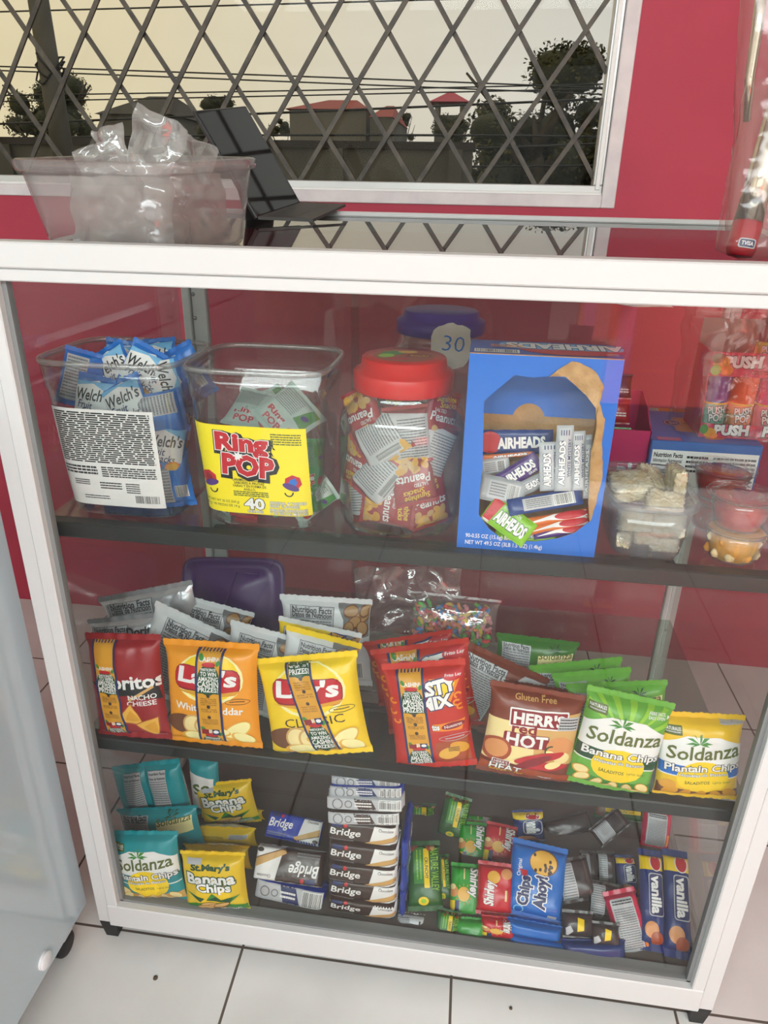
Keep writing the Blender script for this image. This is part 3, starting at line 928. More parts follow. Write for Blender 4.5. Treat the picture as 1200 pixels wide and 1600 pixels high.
# two little stones on the floor tiles
noisy('pebble', (66, 54, 40), (96, 84, 66), 60, .8)
for i, (px, py, r, lb) in enumerate(((243, 1529, .0042, 'tiny brown pebble lying on the floor tile below the case left end'), (798, 1576, .003, 'dark crumb lying on the floor tile below the chocolate chip cookies'))):
    P = at(px, py, z=0); q = MB(); q.lathe([(.0001, 0), (r, r*.3), (r*.9, r*.9), (r*.4, r*1.3), (.0001, r*1.35)], 'pebble', 10, 2.6)
    o = q.build('pebble'); o.location = P; tag(o, lb, 'pebble')
noisy('brick_floor_trim', (150, 138, 128), (166, 152, 142), 9, .5)

# ------------------------------------------------------------------ things on top of the case
def lathe_wall(prof, th, inner_floor=None):
    """closed profile of a vessel wall: outside going up, inside coming down"""
    out = list(prof)
    inn = [(max(.0001, r-th), z+(th if i == 0 else 0)) for i, (r, z) in enumerate(prof)]
    return [(.0001, prof[0][1])]+out+inn[::-1]+[(.0001, prof[0][1]+th)]
clear('tub_plastic', (247, 246, 246), .05, .12, .13, (232, 226, 226))
clear('bag_film', (250, 250, 250), .12, .08, .2, (236, 236, 232), .5, 26)
clear('bag_film_thick', (250, 250, 248), .14, .12, .34, (236, 234, 230), .5, 26)
TOPZ = 1.2937
a = math.radians(-15)
tub = thing('plastic_tub', 'translucent plastic tub full of clear bags on the case top at left', 'tub')
ux, uy = Vector((math.cos(a), math.sin(a), 0)), Vector((-math.sin(a), math.cos(a), 0))
SLOPE = math.atan(.0422/.604)
corner = Vector((.253, .034, topz(.034)+.001))
TW, TD, TH = .198, .205, .114
_c = corner-ux*TW*.5+uy*TD*.5; _c.z = topz(_c.y)+.001
tub.matrix_world = Matrix.Translation(_c) @ Matrix.Rotation(SLOPE, 4, 'X') @ Matrix.Rotation(a, 4, 'Z')
def rrlathe(mb, secs, m, n=48, close=True, sq=6):
    """stack of rounded rectangles (hx, hy, z)"""
    V = []
    for hx, hy, z in secs:
        for i in range(n):
            t = 2*math.pi*(i+.5)/n; c, s_ = math.cos(t), math.sin(t)
            d = (abs(c)**sq+abs(s_)**sq)**(-1/sq)
            V.append((hx*c*d, hy*s_*d, z))
    F = []
    for j in range(len(secs)-1):
        for i in range(n): F.append((j*n+i, j*n+(i+1) % n, (j+1)*n+(i+1) % n, (j+1)*n+i))
    return mb.add(V, F, m, True)
hx, hy = TW/2, TD/2
q = MB(); rrlathe(q, [(.001, .001, 0), (hx*.96, hy*.96, 0), (hx, hy, .006), (hx+.014, hy+.014, TH-.014), (hx+.0125, hy+.0125, TH-.014), (hx-.0015, hy-.0015, .0075), (hx*.94, hy*.94, .002), (.001, .001, .002)], 'tub_plastic', 64, sq=9); q.build('tub_body', tub)
q = MB(); rrlathe(q, [(hx+.0128, hy+.0128, TH-.016), (hx+.020, hy+.020, TH-.013), (hx+.021, hy+.021, TH-.002), (hx+.018, hy+.018, TH), (hx+.013, hy+.013, TH-.002), (hx+.0128, hy+.0128, TH-.016)], 'tub_plastic', 64, sq=9); q.build('rim', tub)
def crumple(name, label, cat, M, sx, sz, m, seed, amp=.02, fr=14, group=None, nu=22, nv=22, taper=0, th=.0012, fn2=None):
    """a clear bag: two creased films joined at the rim"""
    off = Vector((seed*1.7, seed*.9, 4.2)); mb = MB()
    def fn(u, v, s):
        x, z = (u-.5)*sx*(1-taper*v), v*sz
        e_ = (min(u, 1-u)*2*min(v, 1-v)*2)**.5
        p = Vector((x*fr, z*fr, 0))+off
        y = amp*(noise.noise(p)+.5*noise.noise(p*2.3)+.25*noise.ridged_multi_fractal(p*1.5, 1, 2, 3, 1, 2))
        y += s*e_*(th+amp*.5*(1+noise.noise(p*1.6+Vector((s, 3, 0)))))
        x += amp*.5*noise.noise(p*1.2+Vector((5, 0, 0))); z += amp*.5*noise.noise(p*1.3+Vector((9, 0, 0)))
        q_ = Vector((x, y, z))
        return fn2(q_) if fn2 else q_
    mb.grid(lambda u, v: fn(u, v, -1), nu, nv, m)
    mb.grid(lambda u, v: fn(1-u, v, 1), nu, nv, m)
    o = mb.build(name); o.matrix_world = M
    return tag(o, label, cat, group)
C0 = tub.matrix_world
def tl(x, y, z): return (C0 @ Vector((x, y, z)))
for i, (x, y, z, rz, rx, ry, sx, sz, lb, mm, tp) in enumerate((
    (.022, -.03, .075, 10, 6, 26, .062, .098, 'clear plastic bag standing tallest out of the translucent tub', 'bag_film', -.2),
    (-.03, -.02, .080, -8, -4, -8, .056, .072, 'clear shiny plastic bag poking up at the middle of the tub', 'bag_film', -.1),
    (-.085, -.03, .103, 12, 0, 76, .04, .075, 'clear plastic bag lying flattest at the left inside the tub top', 'bag_film', 0),
    (.10, .02, .103, -20, 0, -70, .05, .085, 'clear plastic bag arching just over the tub rim beside the tablet', 'bag_film', 0),
    (0, -.065, .006, 0, -6, 0, .17, .09, 'crumpled whitish plastic bag pressed against the front side of the tub', 'bag_film_thick', 0),
    (.066, .01, .006, 82, -6, 0, .16, .09, 'crumpled whitish plastic bag pressed against the right side of the tub', 'bag_film_thick', 0),
    (-.03, .03, .006, 20, -10, 0, .14, .10, 'crumpled whitish plastic bag deep in the middle of the tub', 'bag_film_thick', 0))):
    crumple('plastic_bag', lb, 'plastic bag', Matrix.Translation(tl(x, y, z)) @ Matrix.Rotation(a, 4, 'Z') @ pose((0, 0, 0), rz, rx, ry), sx, sz, mm, i+1, .011, 26, 'clear bags in the tub', taper=tp)

# tablet on its folding keyboard cover
mat('tablet_glass', (14, 15, 18), .04, 0, .7)
mat('tablet_body', (28, 28, 30), .35)
mat('cover_grey', (66, 64, 62), .6)
mat('key_dark', (36, 36, 38), .5)
Pn, Pf = at(403, 343, y=.47), at(472, 320, y=.632)
Pn.z = max(Pn.z, topz(Pn.y)+.001)
e1 = (Pf-Pn); wl = e1.length; e1.normalize()
Pt = at(315, 171, y=.495)
up = Pt-Pn; up -= e1*up.dot(e1); hh = up.length; up.normalize()
nn = e1.cross(up).normalized()
tb = thing('tablet', 'black tablet propped upright on its grey keyboard cover beside the tub', 'tablet', Matrix(((e1.x, -nn.x, up.x, Pn.x), (e1.y, -nn.y, up.y, Pn.y), (e1.z, -nn.z, up.z, Pn.z), (0, 0, 0, 1))))
q = MB(); q.bbox(0, wl, 0, .007, .002, hh, 'tablet_body', .002); q.build('casing', tb)
q = MB(); q.bbox(.004, wl-.004, -.0012, .001, .006, hh-.004, 'tablet_glass', .0005); q.build('screen', tb)
q = MB(); q.bbox(wl*.3, wl*.3+.03, .001, .0082, hh*.55, hh*.55+.001, 'black_plastic', .0002); q.build('side_button', tb)
kb = MB(); K1 = at(540, 323, y=.66); K0 = at(489, 347, y=.50); K0.z = max(K0.z, topz(.5)+.002); K1.z = max(K1.z, 1.3215)
kd = (K1-Pf)
def kq(u, v, l): 
    p = Pn*(1-u)*(1-v)+Pf*u*(1-v)+K1*u*v+K0*(1-u)*v
    return tb.matrix_world.inverted() @ (p+Vector((0, 0, l)))
kb.add([kq(0, .0, 0), kq(1, .0, 0), kq(1, 1, 0), kq(0, 1, 0), kq(0, 0, .005), kq(1, 0, .005), kq(1, 1, .005), kq(0, 1, .005)], [(3, 2, 1, 0), (4, 5, 6, 7), (0, 1, 5, 4), (1, 2, 6, 5), (2, 3, 7, 6), (3, 0, 4, 7)], 'cover_grey')
kc = kb.build('keyboard_cover', tb)
ks = MB(); ks.add([kq(.06, .12, .0054), kq(.94, .12, .0054), kq(.94, .62, .0054), kq(.06, .62, .0054)], [(0, 1, 2, 3)], 'key_dark'); ks.build('keys', kc)
# prop strut behind the tablet
q = MB(); q.add([(wl*.2, .008, hh*.55), (wl*.8, .008, hh*.55), (wl*.8, .05, .002), (wl*.2, .05, .002), (wl*.2, .010, hh*.55), (wl*.8, .010, hh*.55), (wl*.8, .052, .002), (wl*.2, .052, .002)], [(0, 1, 2, 3), (7, 6, 5, 4), (0, 4, 5, 1), (1, 5, 6, 2), (2, 6, 7, 3), (3, 7, 4, 0)], 'cover_grey'); q.build('stand_flap', tb)

# clear sleeves with shiny foil wands on the right
mat('foil_iris', (214, 206, 190), .12, 1.0)
mat('foil_blue', (120, 130, 140), .15, 1.0)
mat('wand_red', (176, 22, 40), .25)
clear('sleeve_film', (248, 244, 242), .045, .12, .06, (240, 226, 220), .10, 12)
b0 = at(1155, 398, y=.20); b0.z = topz(.2)+.003
t0 = at(1222, 150, y=.235)
d = (t0-b0)
wd = thing('foil_wand', 'silver foil cone with red base in a clear sleeve at the top right', 'party wand', Matrix.Translation(b0))
dn = d.normalized(); L = d.length
q = MB(); q.tube([dn*.003, dn*.012, dn*.045], [.016, .019, .019], 'wand_red', 20); q.build('wand_base', wd)
q = MB()
q.tube([dn*.045, dn*(L*.55), dn*L, dn*(L*1.5)], [.0185, .0165, .0145, .012], 'foil_iris', 12)
q.build('foil_cone', wd)
q = MB(); s1 = dn.cross(Vector((0, 1, 0))).normalized(); fr_ = s1.cross(dn).normalized()
if fr_.y > 0: fr_ = -fr_
if s1.x < 0: s1 = -s1
art = Art(); art.rrect(0, 0, 22, 12, 'print_silver', 3); art.rrect(0, 0, 19, 9, 'print_navy', 2); art.text('TVISA', 0, 0, 15, 5, 'print_white', bold=.02)
art.lay(q, lambda X, Y, l: dn*(.017+Y)+s1*X+fr_*(.0195+l-X*X*26), .001, lim=.004); q.build('maker_label', wd)
def sleeve(label, base, top, w, seed, mm='sleeve_film'):
    d = (top-base); L = d.length; d.normalize()
    s = d.cross(Vector((0, 1, 0))).normalized(); f = s.cross(d).normalized()
    mb = MB(); off = Vector((seed*2.1, 0, 0))
    def fn(u, v):
        an = 2*math.pi*u
        r = w/2*(1+.10*noise.noise(Vector((math.cos(an)*1.2, math.sin(an)*1.2, v*5))+off)+.04*noise.noise(Vector((math.cos(an)*4, math.sin(an)*4, v*14))+off))
        k = min(1, v*14+.25)
        return d*(v*L)+s*(math.cos(an)*r*k)+f*(math.sin(an)*r*.55*k)
    mb.grid(fn, 40, 40, mm, True, True)
    o = mb.build('clear_sleeve'); o.location = base
    return tag(o, label, 'plastic sleeve', 'sleeves at the top right')
sb = at(1172, 396, y=.20); sb.z = topz(.2)+.001
sleeve('long clear sleeve around the silver foil wand at the top right', sb, at(1225, 130, y=.23), .09, 1)
sleeve('second clear sleeve bunched behind the silver wand rising past the picture top', at(1176, 380, y=.27)+Vector((0, 0, .004)), at(1215, -60, y=.29), .078, 4)
q = MB(); s2 = [at(1167, 190, y=.27), at(1172, 120, y=.275), at(1184, 40, y=.28), at(1196, -60, y=.28)]
q.tube(s2, [.005, .0065, .0075, .008], 'foil_iris', 10)
tag(q.build('foil_wand'), 'narrow champagne foil stem rising inside the rear clear sleeve', 'party wand')

# ================================================================== TOP SHELF
clear('pet_clear', (248, 249, 249), .055, .02, .006, (225, 228, 228), power=3.0)
clear('pet_rim', (240, 240, 240), .16, .05, .22, (236, 236, 234))
mat('paper_label', (226, 226, 224), .55)
mat('label_yellow', (250, 232, 24), .45)
mat('lid_red', (206, 24, 22), .3); mat('lid_purple', (74, 40, 142), .35)
def open_jar(name, label, cx, cy, hx, hy, H, sq=5, taper=.86):
    """square clear tub with rounded corners, a rolled rim and a step below it"""
    root = thing(name, label, 'jar', Matrix.Translation((cx, cy, S1)))
    P = []
    for z, k in ((0, taper*.94), (.006, taper*.985), (.015, taper), (H*.80, .965), (H*.81, .985), (H*.97, 1.0)):
        P.append((hx*k, hy*k, z))
    q = MB()
    t = .0018
    secs = [(.001, .001, 0)]+P+[(a-t, b-t, z) for a, b, z in P[::-1][:-1]]+[(P[0][0]-t, P[0][1]-t, .003), (.001, .001, .003)]
    rrlathe(q, secs, 'pet_clear', 72, sq=sq)
    q.build('jar_body', root)
    q = MB()
    for i in range(1):
        n = 72
        ringp = []
        for k in range(n):
            an = 2*math.pi*(k+.5)/n; c, s_ = math.cos(an), math.sin(an); d = (abs(c)**sq+abs(s_)**sq)**(-1/sq)
            ringp.append(Vector((hx*1.005*c*d, hy*1.005*s_*d, H*.975)))
        V, Fc = [], []
        for k in range(n):
            tng = (ringp[(k+1) % n]-ringp[k-1]).normalized(); o_ = tng.cross(Vector((0, 0, 1)))
            for j in range(8):
                b = 2*math.pi*j/8; V.append(ringp[k]+o_*math.cos(b)*.0034+Vector((0, 0, math.sin(b)*.0042)))
        for k in range(n):
            for j in range(8): Fc.append((k*8+j, ((k+1) % n)*8+j, ((k+1) % n)*8+(j+1) % 8, k*8+(j+1) % 8))
        q.add(V, Fc, 'pet_rim', True)
    q.build('rim', root)
    def wall(X, Z, lift):
        k = taper+(.965-taper)*max(0, (Z-.015)/(H*.80-.015)) if Z < H*.8 else .985
        a_, b_ = hx*k, hy*k
        x = min(max(X, -a_*.985), a_*.985)
        return Vector((x, -(b_*(1-abs(x/a_)**sq)**(1/sq)+lift), Z))
    return root, wall
def jar_label(root, wall, x0, x1, z0, z1, m, art, skew=0.0):
    q = MB()
    f = lambda u, v, l: wall(x0+(x1-x0)*u+skew*(v-.5), z0+(z1-z0)*v+(-.0)*(u-.5), l)
    q.grid(lambda u, v: f(u, v, .0008), 30, 20, m)
    q.grid(lambda u, v: f(1-u, v, .0003), 30, 20, m)
    w = x1-x0
    art.lay(q, lambda X, Y, l: f(X/w+.5, Y/(z1-z0), l), w/100, lift0=.0011)
    return q.build('label', root)

# --- left tub: fruit snack packets
J1 = (.130, .150)
j1, wall1 = open_jar('candy_jar', 'open square clear jar of blue fruit snack packets with white text label', J1[0], J1[1], .106, .094, .243)
la = Art()
la.lines(-47, 56, 47, 119, 24, 'print_black', .62, 2)
la.rect(20, 92, 46, 92.6, 'print_black'); la.lines(-47, 40, -12, 52, 3, 'print_black', .6, 4); la.lines(-8, 38, 46, 52, 5, 'print_black', .55, 5)
la.lines(-38, 26, -22, 34, 3, 'print_black', .5, 6); la.lines(-12, 22, 10, 32, 3, 'print_black', .5, 7); la.lines(14, 18, 28, 32, 5, 'print_black', .5, 8); la.lines(-30, 8, -4, 14, 2, 'print_black', .4, 9)
la.barcode(22, 6, 46, 16, 5, 'paper_label')
la.xf(lambda x, y: (x, y*.80))
lab1 = jar_label(j1, wall1, -.0865, .071, .018, .172, 'paper_label', la)
film('film_blue', (34, 116, 206), .28, .3); film('film_navy', (26, 44, 96), .3, .3)
def art_fruit(H, back=False, seed=0):
    A = Art()
    if back:
        A.rect(-44, H*.10, 4, H*.88, 'print_silver'); A.lines(-42, H*.14, 2, H*.86, 13, 'print_grey', .5, seed); A.barcode(12, H*.2, 40, H*.4, seed, n=12)
        return A
    A.poly([(-46, H*.30), (46, H*.30), (46, H*.78), (10, H*.92), (-46, H*.80)], 'print_white')
    A.poly([(-46, H*.78), (-46, H*.86), (46, H*.92), (46, H*.72), (0, H*.86)], 'print_sky')
    A.text("Welch's", 0, H*.67, 84, H*.2, 'print_black', rot=4, shear=.15, bold=.02)
    A.text('Fruit', -14, H*.48, 40, H*.13, 'print_navy', shear=.2); A.text('Snacks', 4, H*.36, 52, H*.13, 'print_navy', shear=.2)
    A.ell(26, H*.22, 18, 13, 'print_orange', 20); A.ell(26, H*.22, 14, 9, 'print_chip', 20); A.ell(-10, H*.2, 11, 11, 'print_red'); A.ell(-30, H*.24, 10, 9, 'print_lime'); A.ell(-36, H*.12, 8, 7, 'print_purple')
    return A
def fruit_packet(M, label, seed, w=.068, h=.088, t=.022, back=False, group='fruit snack packets in the left jar'):
    A = art_fruit(100*h/w, back, seed)
    return put(pillow(w, h, t, 'film_blue', 'film_blue', A, seed, sv=.07, crinkle=.003, tooth=.0015, single=True, nu=16, nv=18, backart=art_fruit(100*h/w, not back, seed)), 'fruit_snack_packet', label, 'snack packet', M, group)
def inj(c, x, y, z): return (c[0]+x, c[1]+y, S1+z)
# (x, y, z of the foot in the jar; turn, lean, roll; back?)
for i, (x, y, z, rz, rx, ry, bk, lb) in enumerate((
    (-.055, -.045, .118, -6, -12, 8, 0, 'fruit snack packet showing its name above the white label, front left of the jar'),
    (.010, -.055, .118, 4, -16, -22, 0, 'fruit snack packet tilted to the right just over the white label'),
    (.058, -.045, .108, 12, -10, 80, 1, 'fruit snack packet turned backwards at the jar right wall above the label edge'),
    (-.085, -.02, .150, 30, -5, 20, 1, 'twisted fruit snack packet sticking up at the jar far left corner'),
    (-.03, .0, .155, -4, -10, -30, 0, 'fruit snack packet leaning left at the top middle of the jar'),
    (.02, -.005, .160, 6, -8, 30, 0, 'fruit snack packet with pointed corner up at the top centre of the jar'),
    (.052, -.005, .150, -4, -12, 78, 0, 'fruit snack packet standing on its side near the jar top right'),
    (.088, .03, .155, 0, 0, -28, 1, 'fruit snack packet with barcode poking over the rim at the jar right'),
    (-.045, .05, .155, 8, -20, 10, 0, 'fruit snack packet lying against the jar back wall at left'),
    (.02, .055, .160, -6, -22, -8, 0, 'fruit snack packet lying against the jar back wall at centre'),
    (.068, -.062, .055, 14, -4, 12, 0, 'fruit snack packet pressed to the wall right of the label, upper'),
    (.074, -.055, .004, 10, -6, -6, 1, 'fruit snack packet with printed back right of the label, lowest'),
    (-.055, -.062, .002, -4, -4, 72, 0, 'fruit snack packet lying below the white label at left'),
    (.010, -.060, .002, 4, -4, 84, 1, 'fruit snack packet lying below the white label at right'),
    (.066, .0, .075, 60, -6, 20, 0, 'fruit snack packet turned edgewise against the jar right side'),
    (-.092, -.035, .06, -60, -6, -8, 0, 'fruit snack packet turned edgewise against the jar left side'))):
    c = Vector(inj(J1, x*.86, max(y, -.05)*.9+.010, z))
    fruit_packet(Matrix.Translation(c+Vector((0, 0, .044))) @ pose((0, 0, 0), rz, rx, ry) @ Matrix.Translation((0, 0, -.044)), lb, 100+i, back=bool(bk))
for i, (x, y, z, rz) in enumerate(((-.03, -.03, .06, 10), (.02, -.03, .06, -14), (-.02, .03, .09, 20), (.04, .03, .09, -10), (-.03, -.01, .0, 8), (.03, .0, .0, 50))):
    fruit_packet(Matrix.Translation(inj(J1, x, y, z)) @ pose((0, 0, 0), rz, -5, 0), 'fruit snack packet buried in the heap behind the white label of the left jar', 130+i)

# --- second tub: ring-shaped lollipops
J2 = (.348, .150)
j2, wall2 = open_jar('candy_jar', 'open square clear jar with a yellow candy label and green packets', J2[0], J2[1], .103, .094, .243)
ya = Art()
for dx, dy, m_, o_ in ((1.2, -1.6, 'print_black', .06), (0, 0, 'print_red', 0)):
    out = ('print_black', .055) if o_ else ('print_white', .03)
    ya.text('Ring', -6+dx, 74+dy, 44, 22, m_, rot=-2, bold=.05+o_, out=out)
    ya.text('POP', -2+dx, 53+dy, 44, 20, m_, rot=-4, bold=.05+o_, out=out)
ya.star(-10, 63, 5, 2.5, 7, 'print_white')
def gem(x, y, s, c2, rot):
    c, q_ = math.cos(math.radians(rot)), math.sin(math.radians(rot))
    T = lambda pts: [(x+(a*c-b*q_)*s, y+(a*q_+b*c)*s) for a, b in pts]
    ya.poly(T([(-7, 0), (-9, 8), (-4, 15), (4, 15), (9, 8), (7, 0)]), 'print_red')
    ya.poly(T([(-4, 2), (-4, 8), (0, 13), (4, 8), (4, 2)]), c2)
    ya.ell(x, y, 9*s, 4*s, 'print_purple', rot); ya.ring(x+q_*6*s, y-c*7*s, 5*s, 6*s, 1.5*s, 'print_black', 14, 190, 360)
gem(-38, 32, .85, 'print_darkred', 18); gem(34, 33, .85, 'print_blue', -24)
ya.text('CARAMELOS DUROS CON', -3, 38, 30, 2.6, 'print_black'); ya.text('SABORES A FRUTAS', -3, 34.6, 27, 2.6, 'print_black'); ya.text('VARIAS Y EN FORMA DE', -3, 31.2, 30, 2.6, 'print_black'); ya.text('ANILLO.', -3, 27.8, 11, 2.6, 'print_black')
ya.lines(-18, 20, 14, 26, 3, 'print_olive', .6, 3)
ya.text('40', 0, 12.5, 17, 11, 'print_white', bold=.04, out=('print_black', .04)); ya.text('UNIDADES', 0, 4, 14, 2.8, 'print_white', bold=.02, out=('print_black', .05))
ya.text('ORIGINAL & TWISTED', 30, 15, 32, 3, 'print_white', out=('print_black', .05)); ya.text('FRUIT FLAVORS!!', 27, 11.4, 26, 3, 'print_white', out=('print_black', .05))
ya.text('SABORES ORIGINALES', 30, 7, 33, 3, 'print_white', out=('print_black', .05)); ya.text('Y DE FRUTAS MIXTAS!', 30, 3.6, 33, 3, 'print_white', out=('print_black', .05))
ya.text('POPS NET WT 20 OZ (560 g)', -31, 13, 34, 3.4, 'print_olive'); ya.text('560 g / 40 PIEZAS DE 14 g', -31, 8.5, 34, 3.4, 'print_olive')
ya.lines(20, 76, 46, 88, 5, 'print_olive', .5, 8)
ya.xf(lambda x, y: (x, y*.89-1))
lab2 = jar_label(j2, wall2, -.0905, .078, .022, .160, 'label_yellow', ya, skew=-.004)
film('film_mint', (196, 214, 204), .3, .35); film('film_redpack', (196, 30, 40), .3, .3); film('film_green', (40, 150, 70), .3, .3)
def art_pouch(H, k):
    A = Art()
    A.lines(-42, H*.5, 10, H*.86, 9, 'print_grey', .4, k); A.poly([(14, H*.5), (44, H*.45), (44, H*.9), (26, H*.9)], 'print_green'); A.ell(30, H*.66, 8, 5, 'print_purple', 20)
    A.text('Ring', -12, H*.32, 44, H*.14, 'print_red', bold=.04, out=('print_white', .03)); A.text('POP', -8, H*.17, 40, H*.12, 'print_red', bold=.04, out=('print_white', .03)); A.ell(32, H*.22, 10, 12, 'print_red')
    return A
for i, (x, y, z, rz, rx, ry, w, h, fm, lb) in enumerate((
    (-.03, .02, .115, -6, -55, 10, .09, .075, 'film_mint', 'mint candy packet lying on top of the heap at the left of the yellow-labelled jar'),
    (.035, -.01, .115, 10, -40, 50, .085, .08, 'film_mint', 'mint candy packet with grey printing slanting down at the right over the yellow label'),
    (.0, .03, .112, 30, -60, -30, .09, .08, 'film_mint', 'mint candy packet lying flat at the back of the yellow-labelled jar'),
    (.075, -.05, .05, 40, -10, 8, .06, .08, 'film_green', 'green candy packet standing right of the yellow label'),
    (.078, -.045, .0, 30, -10, 60, .06, .075, 'film_mint', 'red and mint candy packet lying right of the yellow label near the jar foot'),
    (.050, -.058, .002, 4, -6, 80, .05, .07, 'film_green', 'green candy packet lying below the right end of the yellow label'),
    (-.035, -.060, .002, -4, -6, 4, .045, .055, 'film_redpack', 'red candy packet standing below the yellow label at left'),
    (-.068, -.05, .002, -14, -6, 30, .04, .055, 'film_mint', 'pale candy packet below the far left end of the yellow label'),
)):
    H = 100*h/w
    put(pillow(w, h, .022, fm, fm, art_pouch(H, i), 200+i, sv=.07, crinkle=.003, single=True, nu=16, nv=18, backart=art_pouch(H, i+9)), 'candy_packet', lb, 'candy packet', Matrix.Translation(inj(J2, x*.9, y*.86, z)) @ Matrix.Translation((0, 0, h/2)) @ pose((0, 0, 0), rz, rx, ry) @ Matrix.Translation((0, 0, -h/2)), 'packets in the yellow-labelled jar')

# --- round jars with screw lids
def screw_jar(label, cx, cy, R, H, lidm, lidR, lidH, squash=1.0, art=None):
    root = thing('candy_jar', label, 'jar', Matrix.Translation((cx, cy, S1)))
    pr = [(R*.80, 0), (R*.93, .004), (R*.985, .018), (R, .04), (R, H*.62), (R*.985, H*.70), (R*.95, H*.75), (R*.80, H*.83), (lidR*.93, H*.88), (lidR*.92, H-.003)]
    q = MB(); q.lathe(lathe_wall(pr, .0016), 'pet_clear', 72, 2.5); q.build('jar_body', root)
    lp = [(.0001, H+lidH*.42), (lidR*.80, H+lidH*.42), (lidR*.83, H+lidH*.38), (lidR*.86, H+lidH*.1), (lidR*.97, H+.0), (lidR, H-lidH*.06), (lidR, H-lidH*.56), (lidR*.98, H-lidH*.6), (lidR*.95, H-lidH*.6)]
    q = MB(); q.lathe(lp[::-1], lidm, 72)
    if art: 
        art.lay(q, lambda X, Y, l: Vector((X, Y, H+lidH*.42+l)), lidR/100, lift0=.0004)
    l_ = q.build('screw_lid', root)
    q = MB()
    n = 60
    for k in range(n):
        an = 2*math.pi*k/n
        M = Matrix.Rotation(an, 4, 'Z')
        q.box(lidR-.0002, lidR+.0009, -.0012, .0012, H-lidH*.5, H-lidH*.12, lidm, M)
    return root
J3 = (.551, .150)
A = Art(); A.ell(0, 0, 62, 60, 'print_rust'); A.ell(-24, 18, 24, 18, 'print_green', 20); A.ell(-34, -10, 18, 15, 'print_lime', 60); A.ell(4, 32, 20, 12, 'print_chip', 10); A.ell(-8, -34, 22, 13, 'print_red', 0); A.poly([(4, -14), (52, -8), (54, 14), (6, 10)], 'print_darkred'); A.text('Snacks', 30, 1, 36, 11, 'print_yellow', rot=4)
screw_jar('round clear jar of peanut packets with a bright red screw lid', J3[0], J3[1], .0925, .232, 'lid_red', .073, .046, art=A)
film('film_peanut', (168, 22, 36), .28, .3); film('film_peanutwhite', (214, 214, 216), .3, .35)
def art_peanut(H, back, k):
    A = Art(); r = random.Random(k)
    if back:
        A.lines(-44, H*.2, 20, H*.9, 14, 'print_grey', .4, k); A.poly([(-50, H*.04), (-50, H*.16), (50, H*.08), (50, H*.04)], 'print_darkred'); A.poly([(22, H*.84), (50, H*.70), (50, H*.95), (30, H*.95)], 'print_chip'); A.barcode(26, H*.3, 44, H*.8, k, n=10); A.rect(-50, 0, 50, H*.08, 'print_darkred')
        return A
    A.text('Sunshine', -2, H*.85, 60, H*.1, 'print_yellow', rot=6, shear=.2); A.text('Snacks', 4, H*.75, 50, H*.1, 'print_yellow', rot=6, shear=.2)
    A.text('SALTED', -16, H*.63, 34, H*.06, 'print_white'); A.text('Peanuts', 0, H*.52, 80, H*.15, 'print_white', shear=.1, bold=.02)
    for j in range(26): A.ell(r.uniform(-40, 40), H*r.uniform(.06, .36), 10, 7.5, ['print_chip', 'print_tan', 'print_gold'][j % 3], r.uniform(0, 180), n=10)
    return A
for i, (x, y, z, rz, rx, ry, bk, lb) in enumerate((
    (-.062, -.045, .125, -34, -8, 150, 0, 'peanut packet with nuts printed upside down at the upper left of the red-lid jar'),
    (-.028, -.072, .098, -16, -10, 52, 1, 'peanut packet showing a barcode left of centre in the red-lid jar'),
    (.016, -.072, .108, 4, -8, 172, 1, 'peanut packet with long white printed back, upper middle of the red-lid jar'),
    (.058, -.052, .085, 30, -6, 205, 1, 'peanut packet with white printed back at the right of the red-lid jar'),
    (-.068, -.045, .055, -40, -8, 185, 0, 'red peanut packet upside down against the left wall of the red-lid jar'),
    (-.030, -.075, .042, -14, -8, 35, 1, 'peanut packet with red-lined white back, lower left of the red-lid jar'),
    (.028, -.078, .046, 10, -12, 168, 0, 'red peanut packet turned upside down in the middle of the red-lid jar'),
    (.055, -.056, .004, 26, -6, -12, 0, 'peanut packet with nuts printed large at the lower right of the red-lid jar'),
    (-.012, -.076, .000, -4, -8, 95, 0, 'red peanut packet lying along the bottom of the red-lid jar'),
    (-.060, -.050, .004, -40, -6, -20, 1, 'white-backed peanut packet at the bottom left of the red-lid jar'),
    (.066, -.03, .125, 46, -4, 20, 0, 'dark red peanut packet at the upper right of the red-lid jar'),
    (.010, -.02, .130, 10, -20, -30, 0, 'red peanut packet on top of the heap under the red lid'))):
    w, h = .066, .082
    H = 100*h/w
    put(pillow(w, h, .024, 'film_peanutwhite' if bk else 'film_peanut', 'film_peanut', art_peanut(H, bk, i), 300+i, sv=.06, crinkle=.003, tooth=.0012, single=True, nu=16, nv=18, backart=art_peanut(H, 1-bk, i)), 'peanut_packet', lb, 'peanut packet',
        Matrix.Translation(inj(J3, x*.84, y*.80, z+.003)) @ Matrix.Translation((0, 0, h/2)) @ pose((0, 0, 0), rz, rx, ry) @ Matrix.Translation((0, 0, -h/2)), 'peanut packets in the red-lid jar')
for i, (x, y, z) in enumerate(((-.02, -.03, .05), (.02, -.03, .06), (-.03, .0, .09), (.03, .01, .1), (0, 0, .01))):
    put(pillow(.066, .082, .024, 'film_peanut', 'film_peanutwhite', art_peanut(124, 0, i), 330+i, single=True, nu=12, nv=14), 'peanut_packet', 'peanut packet buried in the middle of the heap in the red-lid jar', 'peanut packet', Matrix.Translation(inj(J3, x, y, z)) @ pose((0, 0, 0), 40*i, -6, 20), 'peanut packets in the red-lid jar')
pj = at(690, 480, y=.36)
J4 = (pj.x, .36)
jp = screw_jar('clear jar with purple lid and a torn paper price note at the back', J4[0], J4[1], .098, .272, 'lid_purple', .0745, .036)
noisy('note_paper', (214, 204, 190), (226, 218, 206), 30, .8)
